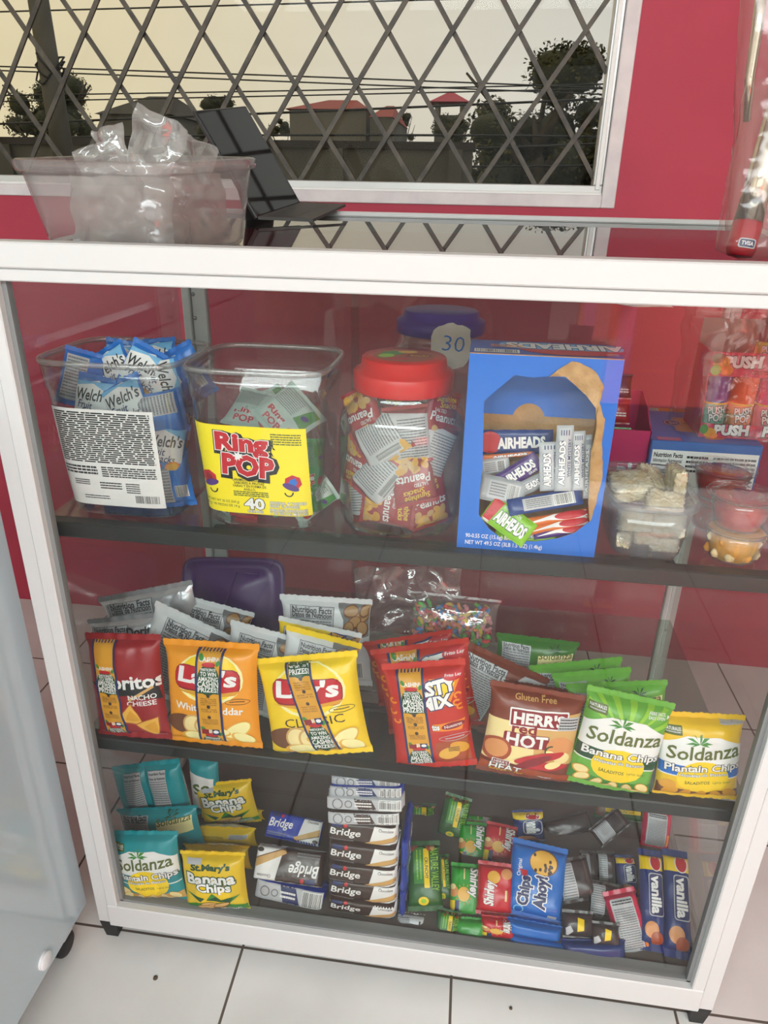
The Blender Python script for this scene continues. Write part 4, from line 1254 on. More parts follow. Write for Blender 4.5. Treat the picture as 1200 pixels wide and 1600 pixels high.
q = MB(); r = random.Random(4)
# torn paper note with a handwritten number, stuck on the jar's shoulder
def on4(X, Z, l):
    R = .0995; an = X/R
    return Vector((math.sin(an)*(R+l), -math.cos(an)*(R+l), Z))
outl = []
for k in range(28):
    an = 2*math.pi*k/28; c, s_ = math.cos(an), math.sin(an); d = (abs(c)**3+abs(s_)**3)**(-1/3)
    outl.append((40*c*d*(1+r.uniform(-.07, .05)), 44*s_*d*(1+r.uniform(-.07, .05))))
A = Art(); A.poly(outl, 'note_paper')
A.text('30', 4, 6, 44, 30, 'print_blue', rot=-6, bold=-.01)
_n = at(706, 541, y=J4[1]-.09)
A.lay(q, lambda X, Y, l: on4(X+.0995*math.asin(min(.95, (_n.x-J4[0])/.0995)), _n.z-S1+Y, l), .00082, lim=.004)
q.build('paper_note', jp)

# --- blue carton with a torn front, full of flat candy bars
BX0, BX1, BY0, BY1, BZ0, BZ1 = .645, .838, .055, .145, S1, S1+.278
mat('carton_blue', (20, 112, 214), .35); mat('carton_top', (58, 92, 178), .4)
noisy('kraft', (176, 130, 78), (198, 152, 98), 40, .85, 5, .3); noisy('kraft_torn', (186, 142, 92), (206, 166, 116), 60, .9, 5, .6)
box = thing('candy_carton', 'tall bright blue candy carton with torn-open front between red-lid jar and treat tub', 'carton', Matrix.Translation((BX0, BY0, S1)))
bw_, bd_, bh_ = BX1-BX0, BY1-BY0, BZ1-BZ0
def bx2(px, py):
    p = at(px, py, y=BY0); return (p.x-BX0, p.z-S1)
hole = [bx2(*p) for p in ((756, 627), (780, 606), (804, 586), (832, 590), (858, 588), (883, 590), (900, 603), (917, 619), (931, 638), (931, 673), (923, 707), (921, 745), (919, 786), (921, 815), (897, 833), (871, 841), (837, 846), (787, 844), (764, 826), (748, 804), (750, 765), (754, 732), (755, 680))]
outer = [(0, 0), (bw_, 0), (bw_, bh_), (0, bh_)]
q = MB()
tri = tessellate_polygon([[Vector((x, y, 0)) for x, y in outer], [Vector((x, y, 0)) for x, y in hole]])
allp = outer+hole
for y_, m_, fl in ((0, 'carton_blue', False), (.0012, 'kraft', True)):
    V = [(x, y_, z) for x, z in allp]
    Fc = []
    for a_, b_, c_ in tri:
        A2 = (allp[b_][0]-allp[a_][0])*(allp[c_][1]-allp[a_][1])-(allp[b_][1]-allp[a_][1])*(allp[c_][0]-allp[a_][0])
        Fc.append((a_, b_, c_) if (A2 > 0) != fl else (a_, c_, b_))
    q.add(V, Fc, m_)
nh = len(hole)
q.add([(x, 0, z) for x, z in hole]+[(x, .0012, z) for x, z in hole], [(k, (k+1) % nh, nh+(k+1) % nh, nh+k) for k in range(nh)], 'kraft')
A = Art(); S_ = bw_/100
A.poly([(x/S_-50, z/S_) for x, z in ((.0, .0), (.022, .0), (.014, bh_*.55), (0, bh_*.62))], 'carton_blue')
A.text('90-0.55 OZ (15.6g) BARS', -26, 10, 36, 4.2, 'print_white'); A.text('NET WT 49.5 OZ (3LB 1.5 OZ) (1.4kg)', -16, 4.5, 56, 4.2, 'print_white')
A.lay(q, lambda X, Y, l: Vector((X+bw_/2, -l, Y)), S_)
q.build('front_panel', box)
def panel(nm, x0, x1, y0, y1, z0, z1, mo, mi, axis, side):
    q = MB(); q.box(x0, x1, y0, y1, z0, z1, mi)
    # printed outer face
    if axis == 'x': X = x0-.0002 if side < 0 else x1+.0002; V = [(X, y0, z0), (X, y1, z0), (X, y1, z1), (X, y0, z1)]
    elif axis == 'y': Y = y1+.0002; V = [(x1, Y, z0), (x0, Y, z0), (x0, Y, z1), (x1, Y, z1)]
    else: Z = z1+.0002; V = [(x0, y0, Z), (x1, y0, Z), (x1, y1, Z), (x0, y1, Z)]
    q.add(V, [(0, 1, 2, 3)], mo)
    return q
panel('l', 0, .0012, .0013, bd_, 0, bh_, 'carton_blue', 'kraft', 'x', -1).build('side_panel', box)
panel('r', bw_-.0012, bw_, .0013, bd_, 0, bh_, 'carton_blue', 'kraft', 'x', 1).build('side_panel', box)
q = panel('b', .0013, bw_-.0013, bd_-.0012, bd_, 0, bh_, 'carton_blue', 'kraft', 'y', 1)
q.box(.0014, bw_-.0014, bd_-.0026, bd_-.0013, bh_*.63, bh_*.99, 'carton_blue')
A = Art(); A.ell(0, 0, 34, 38, 'kraft', 0, 16, 0, 180)
A.lay(q, lambda X, Y, l: Vector((X+bw_*.46, bd_-.0028-l, Y+bh_*.60)), .0007)
q.build('back_panel', box)
panel('d', .0013, bw_-.0013, .0013, bd_-.0013, 0, .0012, 'kraft', 'kraft', 'z', -1).build('bottom_panel', box)
q = panel('t', 0, bw_, 0, bd_, bh_, bh_+.0012, 'carton_top', 'kraft', 'z', 1)
A = Art(); A.ell(18, 22, 36, 20, 'print_red'); A.rrect(12, 30, 84, 22, 'print_sky', 8); A.text('AIRHEADS', 14, 30, 78, 17, 'print_white', rot=180, bold=.05, out=('print_navy', .04)); A.ell(18, 8, 20, 6, 'print_red')
A.barcode(-46, 3, -18, 12, 4, n=22); A.lines(-36, 20, -14, 30, 4, 'print_orange', .5, 2); A.lines(40, 6, 48, 14, 3, 'print_silver', .5, 3)
A.lay(q, lambda X, Y, l: Vector((X+bw_/2, Y, bh_+.0015+l)), bw_/100)
q.build('top_panel', box)
# the torn strip of raw card round the right of the hole
ip = [bx2(*p) for p in ((858, 588), (883, 588), (900, 603), (917, 619), (931, 638), (931, 673), (923, 707), (921, 745), (919, 786), (921, 815))]
op = [bx2(*p) for p in ((872, 577), (895, 563), (921, 574), (938, 592), (944, 606), (934, 624), (945, 655), (941, 700), (941, 745), (926, 806))]
q = MB(); N = len(ip)
rt_ = random.Random(9)
def torn(i, v):
    k = min(int(i), N-2); f = i-k
    a_ = (ip[k][0]*(1-f)+ip[k+1][0]*f, ip[k][1]*(1-f)+ip[k+1][1]*f); b_ = (op[k][0]*(1-f)+op[k+1][0]*f, op[k][1]*(1-f)+op[k+1][1]*f)
    x, z = a_[0]*(1-v)+b_[0]*v, a_[1]*(1-v)+b_[1]*v
    nz_ = noise.noise(Vector((x*90, z*90, 1)))*.0018
    return Vector((x+nz_*v, -.0009-.004*v*(1-v)*2-abs(noise.noise(Vector((x*160, z*160, 3))))*.0016, z+nz_*v))
q.grid(lambda u, v: torn(u*(N-1), v), 54, 9, 'kraft_torn')
q.grid(lambda u, v: torn((1-u)*(N-1), v)+Vector((0, .0006, 0)), 54, 9, 'kraft_torn')
q.build('torn_flap', box)
# the bars
for n_, c_ in dict(bar_blue=(28, 60, 130), bar_purple=(72, 34, 120), bar_white=(196, 200, 204), bar_green=(134, 196, 30), bar_orange=(216, 112, 34), bar_red=(176, 24, 36), bar_silver=(178, 182, 186)).items(): film(n_, c_, .25, .3)
def art_bar(H, kind, k):
    """bar lying along x; H is its width in 1/100 of its length"""
    A = Art()
    if kind == 'back':
        A.rect(-30, H*.12, 40, H*.82, 'print_silver'); A.barcode(12, H*.18, 36, H*.76, k, n=20); A.lines(-26, H*.2, 8, H*.76, 5, 'print_grey', .5, k); return A
    if kind == 'side':
        A.poly([(-46, H*.2), (-10, H*.3), (10, H*.1), (46, 0), (46, H*.8), (0, H*.8)], 'print_white'); A.ell(24, H*.5, 24, H*.42, 'print_red', n=18); return A
    if kind == 'mystery':
        A.text('AIRHEADS', -6, H*.64, 66, H*.34, 'print_white', bold=.05, out=('print_navy', .05)); A.text('WHITE MYSTERY', 2, H*.22, 58, H*.17, 'print_navy'); A.lines(-26, H*.02, 26, H*.1, 1, 'print_grey', .6, k); A.lines(36, H*.2, 44, H*.8, 4, 'print_navy', .4, k); return A
    if kind == 'blue': A.ell(-34, H*.5, 16, H*.46, 'print_red')
    if kind == 'melon':
        A.poly([(-48, H*.05), (-48, H*.95), (-26, H*.95), (-32, H*.05)], 'print_red'); A.poly([(-48, .5), (-48, H*.1), (-32, H*.1), (-31, .5)], 'print_white')
        for j in range(4): A.ell(-44+j*4, H*(.3+.15*(j % 3)), 1.4, .8, 'print_black', 60)
        A.text('WATERMELON', -4, H*.85, 40, H*.13, 'print_white'); A.text('AIRHEADS', 6, H*.45, 66, H*.42, 'print_white', bold=.05, out=('print_darkgreen', .05)); return A
    A.text('AIRHEADS', 8, H*.5, 62, H*.42, 'print_white', rot=2, bold=.05, out=('print_navy', .05))
    if kind == 'grape': A.text('GRAPE', 30, H*.16, 16, H*.14, 'print_white')
    return A
def bar(quad, y, lean, kind, m_, lb, seed, t=.009, ym=0.0):
    """quad in order along the bar's own length: TL,TR,BR,BL"""
    M, w, h = fit(quad, y=y, lean=lean)
    w *= 1.06; h *= 1.1
    put(pillow(w, h, t, m_, m_, art_bar(100*h/w, kind, seed), seed, pu=5, pv=3, sv=.02, crinkle=.0012, narrow=.0, single=True, nu=24, nv=10, ridges=False), 'candy_bar', lb, 'candy bar', M, 'candy bars in the blue carton')
bar(((752, 672), (862, 678), (860, 706), (750, 712)), .118, 4, 'blue', 'bar_blue', 'blue candy bar with a red ball standing at the back left of the carton', 401)
bar(((750, 712), (830, 706), (830, 712), (750, 718)), .108, 10, 'x', 'bar_orange', 'thin orange candy bar edge just under the upright blue bar', 402, .006)
bar(((749, 719), (796, 714), (797, 736), (748, 745)), .104, 10, 'back', 'bar_silver', 'candy bar showing its barcode at the left wall of the carton, upper', 403)
bar(((764, 752), (838, 706), (848, 732), (776, 776)), .092, 12, 'grape', 'bar_purple', 'purple candy bar lying slantwise up to the right across the carton', 404)
bar(((790, 766), (846, 740), (850, 760), (800, 784)), .084, 14, 'x', 'bar_silver', 'dark silver candy bar just under the slanting purple bar', 405)
bar(((846, 768), (846, 700), (874, 690), (876, 766)), .080, 8, 'mystery', 'bar_white', 'white candy bar standing upright, leftmost of the white ones', 406)
for i, (quad, y, lb) in enumerate(((((868, 770), (873, 672), (896, 668), (893, 764)), .072, 'white candy bar standing tallest with crimped end at the carton right'), (((895, 764), (895, 676), (915, 676), (914, 763)), .076, 'white candy bar standing second from the torn edge'), (((911, 776), (915, 682), (925, 682), (924, 776)), .082, 'greyish candy bar standing at the torn right edge'))):
    TL, TR, BR, BL = quad
    bar(quad, y, 6, 'mystery', 'bar_white', lb, 410+i)
bar(((764, 744), (834, 762), (812, 792), (748, 780)), .070, 30, 'back', 'bar_silver', 'bent silver candy bar with barcode at the left front of the carton', 415, .010)
bar(((796, 782), (906, 764), (908, 788), (800, 806)), .060, 34, 'back', 'bar_blue', 'blue candy bar with white barcode panel lying across the front', 416, .010)
for i, (quad, y, m_, lb) in enumerate(((((812, 812), (916, 796), (918, 808), (816, 826)), .060, 'bar_orange', 'orange candy bar edge, upper of the two under the barcode bar'), (((822, 824), (916, 808), (918, 820), (830, 836)), .057, 'bar_orange', 'orange candy bar edge, lower of the two under the barcode bar'), (((830, 832), (918, 818), (918, 832), (840, 842)), .056, 'bar_purple', 'purple candy bar edge lowest in the carton opening'), )):
    bar(quad, y+.006, 40, 'side', m_, lb, 420+i, .012)
bar(((784, 780), (842, 832), (814, 850), (750, 814)), .052, 24, 'melon', 'bar_green', 'green watermelon candy bar sticking out over the lower edge of the carton', 430, .008)
bar(((768, 826), (872, 836), (858, 846), (784, 846)), .060, 50, 'x', 'bar_green', 'second green candy bar lying flat under the watermelon bar', 431, .008)

# --- translucent tub of wrapped crispy rice squares
clear('tub_clear', (244, 246, 248), .05, .08, .13, (226, 228, 232), power=4.4)
noisy('crisp_rice', (228, 206, 160), (250, 240, 212), 70, .55, 4, .7, .5, bscale=150)
clear('wrap_film', (252, 252, 252), .09, .06, .03, (240, 240, 240), .8, 55)
RTX, RTY = .912, .138
rt = thing('treat_tub', 'small translucent tub of wrapped crispy rice squares right of the blue carton', 'tub', Matrix.Translation((RTX, RTY, S1)))
q = MB(); rrlathe(q, [(.001, .001, 0), (.046, .074, 0), (.049, .078, .006), (.0575, .085, .078), (.0563, .0838, .078), (.0478, .0768, .007), (.045, .073, .002), (.001, .001, .002)], 'tub_clear', 64, sq=4.5); q.build('tub_body', rt)
q = MB(); rrlathe(q, [(.0575, .085, .074), (.0625, .0895, .0755), (.0632, .0905, .084), (.0600, .0875, .0865), (.0570, .0845, .0845), (.0565, .0840, .074), (.0575, .085, .074)], 'tub_clear', 64, sq=4.5); q.build('rim', rt)
def crispy(label, M, sx, sy, sz, seed):
    off = Vector((seed*3.1, 2, 1))
    def shape(k, amp, fr):
        q = MB(); n = 26
        def fn(u, v):
            a, b = 2*math.pi*u, math.pi*(v-.5)*.9999
            c = Vector((math.cos(a)*math.cos(b), math.sin(a)*math.cos(b), math.sin(b)))
            e_ = 9.0
            d = (abs(c.x)**e_+abs(c.y)**e_+abs(c.z)**e_)**(-1/e_)
            p = Vector((c.x*sx, c.y*sy, c.z*sz))*d*k
            return p*(1+amp*((.55-noise.voronoi(p*fr+off)[0][0]) if amp > .1 else noise.noise(p*fr+off)))
        q.grid(fn, 72, 40, 'crisp_rice' if amp > .1 else 'wrap_film', True, True)
        return q
    r = thing('crispy_rice_square', label, 'rice treat', M, 'rice squares in the treat tub')
    shape(1, .30, 240).build('rice_block', r); shape(1.12, .08, 60).build('wrapper', r)
for i, (x, y, z, rz, rx, ry, sx, sy, sz, lb) in enumerate((
    (-.024, -.006, .082, 8, 12, -6, .028, .026, .011, 'big crispy rice square lying on top at the left of the treat tub'),
    (.014, .036, .078, 20, 30, 20, .020, .022, .010, 'crispy rice square tucked behind the big one at the middle of the tub top'),
    (.043, .01, .082, 8, 0, 84, .026, .020, .009, 'crispy rice square standing on edge at the tub top right'),
    (.018, -.044, .072, -8, 26, 8, .024, .018, .010, 'crispy rice square leaning at the front rim of the treat tub'),
    (-.022, -.056, .050, 4, 70, 4, .022, .015, .009, 'crispy rice square seen through the tub wall, upper left'),
    (.024, -.056, .047, -6, 66, -14, .022, .017, .010, 'crispy rice square seen through the tub wall, upper right'),
    (-.030, -.055, .022, 0, 80, 70, .019, .011, .009, 'narrow crispy rice square upright at the lower left of the tub'),
    (-.002, -.054, .026, 0, 76, 8, .016, .011, .009, 'small crispy rice square at the lower middle of the tub'),
    (.024, -.053, .018, 6, 70, -18, .019, .013, .010, 'crispy rice square lying lowest at the right of the tub'))):
    crispy(lb, Matrix.Translation((RTX+x, RTY+y, S1+z)) @ pose((0, 0, 0), rz, rx, ry), sx, sy, sz, i)

# --- dessert cups
clear('cup_clear', (250, 250, 250), .035, .05, .02, (230, 230, 230))
def jelly(name, col, col2, tr=.35):
    m = noisy(name, col, col2, 40, .12, 4, .2)
    b = m.node_tree.nodes['Principled BSDF']
    b.inputs['Subsurface Weight'].default_value = .4; b.inputs['Subsurface Radius'].default_value = (.01, .003, .002); b.inputs['Subsurface Scale'].default_value = .5
    b.inputs['Coat Weight'].default_value = .5
    return name
jelly('jelly_red', (172, 24, 26), (196, 40, 36)); jelly('jelly_peach', (232, 160, 52), (240, 182, 84)); noisy('fruit_pear', (236, 206, 150), (244, 222, 176), 30, .4, 3, .2); noisy('fruit_peach', (238, 150, 36), (246, 176, 70), 30, .4, 3, .2)
def cup(label, x, y, z, fill, seed, fluted=False):
    root = thing('dessert_cup', label, 'dessert cup', Matrix.Translation((x, y, z)), 'dessert cups at the shelf right end')
    H = .048
    pr = [(.028, 0), (.031, .002), (.036, .022), (.0405, H-.003)]
    q = MB(); q.lathe(lathe_wall(pr, .0009), 'cup_clear', 48)
    if fluted: q.v = [(a*(1+.03*math.cos(9*math.atan2(b, a))), b*(1+.03*math.cos(9*math.atan2(b, a))), c) if c < .03 else (a, b, c) for a, b, c in q.v]
    q.build('cup_wall', root)
    q = MB(); q.lathe([(.039, H-.004), (.0475, H-.002), (.0485, H), (.047, H+.0012), (.040, H), (.039, H-.004)], 'cup_clear', 48); q.build('rim', root)
    q = MB(); q.lathe([(.0001, H+.0004), (.020, H+.0006), (.041, H+.0005)][::-1], 'cup_clear', 48); q.build('film_lid', root)
    q = MB(); q.lathe([(.0001, .0015), (.0265, .0015), (.0295, .004), (.0345, .022), (.0385, H-.007), (.036, H-.006), (.0001, H-.006)], fill, 40)
    q.v = [(a, b, c+(.0012*noise.noise(Vector((a*120, b*120, seed))) if c > .03 else 0)) for a, b, c in q.v]
    q.build('dessert', root)
    return root
r = random.Random(12)
cp = cup('orange fruit cup at the front bottom of the dessert cup stack', 1.032, .092, S1, 'jelly_peach', 1, True)
for k in range(11):
    an = -math.pi/2+(k-5)*.33; z = .012+.022*(k % 2)
    rr = .029+.003*(k % 2)
    q = MB()
    q.lathe([(.0001, -.008), (.006, -.006), (.0085, 0), (.006, .006), (.0001, .008)], 'fruit_pear' if k % 3 else 'fruit_peach', 10)
    q.v = [(a*1.1+math.cos(an)*rr, b*.5+math.sin(an)*rr, c+z) for a, b, c in q.v]
    q.build('fruit_piece', cp)
cup('red jelly cup stacked in front on the orange fruit cup', 1.030, .090, S1+.0495, 'jelly_red', 2)
cup('red jelly cup at the bottom of the rear stack behind the orange cup', 1.036, .194, S1, 'jelly_red', 3)
cup('red jelly cup on top of the rear stack, highest of the cups', 1.034, .196, S1+.0495, 'jelly_red', 4)

# --- cartons behind
mat('carton_peri', (104, 116, 196), .4); mat('carton_side', (66, 110, 180), .4); mat('carton_magenta', (196, 28, 96), .4); mat('carton_grey', (150, 146, 136), .7)
fl_ = at(1019, 688, y=.285)
SZ = fl_.z
sc = thing('snack_carton', 'periwinkle snack carton lying flat behind the treat tub under the lollipop display box', 'carton', Matrix.Translation((fl_.x, .285, S1)))
sw, sd, sh_ = 1.118-fl_.x, .205, SZ-S1
q = MB(); q.bbox(0, sw, 0, sd, 0, sh_, 'carton_side', .0015)
A = Art(); S_ = sw/100; Hh = sh_/S_
A.rect(-48, Hh*.05, 48, Hh*.86, 'print_white'); A.text('Nutrition Facts', -33, Hh*.78, 26, Hh*.07, 'print_black', bold=.03); A.text('Informacion Nutrimental', -33, Hh*.69, 26, Hh*.06, 'print_black', bold=.02); A.rect(-47, Hh*.60, -19, Hh*.62, 'print_black')
A.lines(-47, Hh*.10, -20, Hh*.56, 9, 'print_grey', .5, 1); A.lines(-16, Hh*.5, 4, Hh*.8, 4, 'print_black', .5, 2); A.lines(8, Hh*.16, 47, Hh*.8, 9, 'print_grey', .5, 3)
A.lay(q, lambda X, Y, l: Vector((X+sw/2, -l, Y)), S_)
q.build('carton_body', sc)
q = MB(); A = Art(); D_ = sd/S_
A.rect(-49.5, 1, 49.5, D_-1, 'carton_peri'); A.rect(-30, D_-14, 49, D_-1, 'print_orange'); A.rect(-44, D_-12, -34, D_-2, 'print_white'); A.rect(-33, D_-13, -22, D_-3, 'print_white')
A.lines(-43, D_-11, -35, D_-3, 4, 'print_grey', .5, 1); A.lines(-32, D_-12, -23, D_-4, 4, 'print_grey', .5, 2)
A.rrect(0, D_*.48, 36, D_*.42, 'print_skin', 4, -6); A.ell(-18, D_*.52, 9, 10, 'print_darkred'); A.ring(-18, D_*.52, 8, 9, .8, 'print_white'); A.text('Sn', -18, D_*.52, 8, 7, 'print_white', rot=4)
A.text("Soft 'n Gel", 3, D_*.53, 20, 6, 'print_choc', rot=4); A.ell(12, D_*.16, 11, 6, 'print_orange', 20); A.rect(-44, 3, -22, 12, 'print_pink'); A.lines(-43, 4, -23, 11, 3, 'print_silver', .4, 4)
A.lay(q, lambda X, Y, l: Vector((X+sw/2, Y, sh_+l)), S_)
q.build('printed_lid', sc)
# magenta open tray
ml = at(948, 706, y=.30)
mg = thing('display_tray', 'magenta open display tray of dark packs behind the blue carton right edge', 'carton', Matrix.Translation((.775, .30, S1+.0)))
mw = at(1014, 700, y=.30).x-.775; mh = at(985, 672, y=.30).z-S1; mth = at(985, 612, y=.40).z-S1
q = MB(); q.box(0, mw, 0, .0015, 0, mh, 'carton_magenta')
A = Art(); A.text('ni', 30, 26, 12, 15, 'print_white', bold=.05); A.lines(26, 9, 46, 12, 1, 'print_silver', .5, 2)
A.lay(q, lambda X, Y, l: Vector((X+mw/2, -l, Y)), mw/100); q.build('front_panel', mg)
q = MB(); 
pr_ = [(0, 0), (.115, 0), (.115, mth), (.05, mth*.92), (.02, mh*1.06), (0, mh)]
for xx in (mw-.0015, 0):
    q.add([(xx, a_, b_) for a_, b_ in pr_]+[(xx+.0015, a_, b_) for a_, b_ in pr_], [tuple(range(6))[::-1], tuple(range(6, 12))]+[(k, (k+1) % 6, 6+(k+1) % 6, 6+k) for k in range(6)], 'carton_magenta')
q.build('side_panel', mg)
q = MB(); q.box(0, mw, .1135, .115, 0, mth, 'carton_magenta'); q.box(.002, mw-.002, .002, .113, 0, .0015, 'carton_magenta'); q.build('back_panel', mg)
film('film_black', (34, 32, 34), .3, .4)
for i, (x, y, z, m_, lb) in enumerate(((.118, .03, mh*.55, 'film_green', 'green-banded dark pack lying at the front of the magenta tray'), (.115, .05, mh*.95, 'film_peanut', 'pinkish pack lying in the middle of the magenta tray'), (.118, .075, mh*1.25, 'film_black', 'black pack standing at the back of the magenta tray'))):
    A = Art(); A.lines(-40, 20, 40, 34, 2, 'print_white', .5, i)
    put(pillow(.06, .045, .016, m_, m_, A, 440+i, single=True, nu=14, nv=12), 'small_pack', lb, 'snack pack', Matrix.Translation((.775+x, .30+y, S1+z)) @ pose((0, 0, 0), 3*i, -20, 0))

# --- lollipop display box in a clear bag
PX0, PY0 = at(1091, 680, y=.315).x, .315
pz0 = SZ+.0015
ph1 = at(1150, 664, y=PY0).z-pz0           # top of the low front
hz0, hz1 = at(1150, 589, y=PY0+.012).z-pz0, at(1150, 551, y=PY0+.012).z-pz0
PW = .165; PD = .10
mat('carton_pink', (206, 40, 84), .4)
pb = thing('lollipop_display_box', 'pink display box with lettered header holding bright push-up lollipops', 'carton', Matrix.Translation((PX0, PY0, pz0)))
def pp_text(A, y, w):
    A.text('PUSH', -20, y, w*.42, w*.13, 'print_white', rot=2, bold=.06, out=('print_black', .05)); A.text('POP', 22, y, w*.32, w*.13, 'print_white', rot=-2, bold=.06, out=('print_black', .05))
S_ = PW/100
q = MB(); q.box(0, PW, 0, .0015, 0, ph1, 'carton_pink'); A = Art(); H_ = ph1/S_; pp_text(A, H_*.6, 74); A.lines(-20, H_*.1, 30, H_*.25, 1, 'print_darkred', .6, 1); A.ell(-40, H_*.35, 6, 5, 'print_gold'); A.ell(-46, H_*.6, 4, 5, 'print_green'); A.ell(-36, H_*.15, 4, 3, 'print_orange')
A.lay(q, lambda X, Y, l: Vector((X+PW/2, -l, Y)), S_); q.build('front_panel', pb)
q = MB(); q.box(0, PW, .012, .0135, hz0, hz1, 'carton_pink'); A = Art(); H_ = (hz1-hz0)/S_; pp_text(A, H_*.62, 78); A.lines(-10, H_*.12, 40, H_*.3, 2, 'print_darkred', .6, 1); A.ell(-40, H_*.5, 8, 8, 'print_gold'); A.ell(-44, H_*.75, 6, 5, 'print_olive'); A.ell(-34, H_*.25, 6, 5, 'print_orange'); A.ell(-44, H_*.25, 5, 5, 'print_lime')
A.lay(q, lambda X, Y, l: Vector((X+PW/2, .012-l, Y+hz0)), S_); q.build('header_panel', pb)
q = MB()
for xx in (0, PW-.0015):
    prf = [(.0016, 0), (PD, 0), (PD, hz1), (.0136, hz1), (.0136, hz0), (.0016, ph1)]
    q.add([(xx, a_, b_) for a_, b_ in prf]+[(xx+.0015, a_, b_) for a_, b_ in prf], [tuple(range(6))[::-1], tuple(range(6, 12))]+[(k, (k+1) % 6, 6+(k+1) % 6, 6+k) for k in range(6)], 'carton_pink')
q.build('side_panel', pb)
q = MB(); q.box(.0016, PW-.0016, PD-.0015, PD, 0, hz1+.04, 'carton_grey'); q.box(.0016, PW-.0016, .0136, PD-.002, 0, .0015, 'carton_pink'); q.build('back_panel', pb)
for n_, c_ in dict(pop_blue=(24, 66, 150), pop_orange=(238, 92, 24), pop_pink=(236, 60, 130), pop_dark=(40, 44, 50), pop_mint=(120, 190, 170), pop_peach=(236, 160, 110), pop_rose=(240, 150, 160), pop_tip=(226, 196, 50)).items(): mat(n_, c_, .25)
def pop(label, x, y, z, h, m1, m2, R=.0195):
    root = thing('push_up_lollipop', label, 'lollipop', Matrix.Translation((PX0+x, PY0+y, pz0+z)), 'push-up lollipops in the pink display box')
    q = MB(); q.lathe([(.0001, 0), (R*.96, 0), (R, .002), (R, h*.44), (R*.99, h*.445)], m2, 28)
    zt = max(.004, ph1-zz-.002) if h > .075 else .006
    b_ = h*.44-zt; k_ = 100/(R*1.6)
    A = Art(); A.text('PUSH', 0, (zt+b_*.70)*k_, 84, b_*.40*k_, 'print_white', rot=8, bold=.04, out=('print_black', .06)); A.text('POP', 4, (zt+b_*.28)*k_, 70, b_*.42*k_, 'print_white', rot=8, bold=.04, out=('print_black', .06))
    A.lay(q, lambda X, Y, l: Vector((math.sin(X/R)*(R+l), -math.cos(X/R)*(R+l), Y)), R*1.6/100, lim=.004); q.build('tube', root)
    q = MB(); q.lathe([(R*.99, h*.445), (R*1.03, h*.45), (R*1.03, h*.47), (R*1.0, h*.475)], 'pop_tip', 28); q.build('band', root)
    q = MB(); q.lathe([(R*1.0, h*.475), (R, h*.93), (R*.9, h*.97), (R*.5, h*.985), (R*.48, h), (.0001, h)], m1, 28); c_ = q.build('cap', root)
    q = MB(); q.lathe([(R*.46, h+.0003), (R*.3, h+.002), (.0001, h+.002)], 'pop_tip', 16); q.build('cap_dot', c_)
php = hz0+.012-.004
zz = .003
for i, (x, m1, m2, lb) in enumerate(((.026, 'pop_blue', 'pop_mint', 'blue-capped push-up lollipop, leftmost in the pink display box'), (.068, 'pop_orange', 'pop_peach', 'orange-capped push-up lollipop, second in the pink display box'), (.110, 'pop_pink', 'pop_rose', 'pink-capped push-up lollipop, third in the pink display box'))):
    pop(lb, x, .036, zz, php, m1, m2)
P = at(1196, 540, y=PY0+.03)
pop('dark-capped push-up lollipop lying high at the right edge of the picture', P.x-PX0+.012, .055, P.z-pz0-.03, .07, 'pop_dark', 'pop_tip', .0175)
clear('display_bag_film', (250, 249, 248), .11, .05, .03, (236, 232, 228), .7, 22)
q = MB(); off = Vector((3, 1, 8))
bz1 = at(1110, 486, y=.33).z-pz0
def bagf(u, v):
    an = 2*math.pi*u; c, s_ = math.cos(an), math.sin(an); d = (abs(c)**4+abs(s_)**4)**(-.25)
    z = v*bz1
    k = 1+.13*max(0, v-.45)*(1 if v < .9 else .6)
    p = Vector((PW/2-.008+c*d*(PW/2+.024)*k, PD/2+s_*d*(PD/2+.012)*k, z))
    n_ = noise.noise(p*22+off)+.5*noise.ridged_multi_fractal(p*16+off, 1, 2, 3, 1, 2)-.4
    p += Vector((c, s_, 0))*.007*n_*(.35+v)+Vector((0, 0, .006*n_*v))
    if v > .98: p.z += .012*noise.noise(Vector((u*9, 0, 3)))
    return p
q.grid(bagf, 64, 34, 'display_bag_film', True, True)
o = q.build('clear_bag'); o.location = (PX0, PY0, pz0+.0005)
tag(o, 'crinkled clear bag around the pink lollipop display box', 'plastic bag')

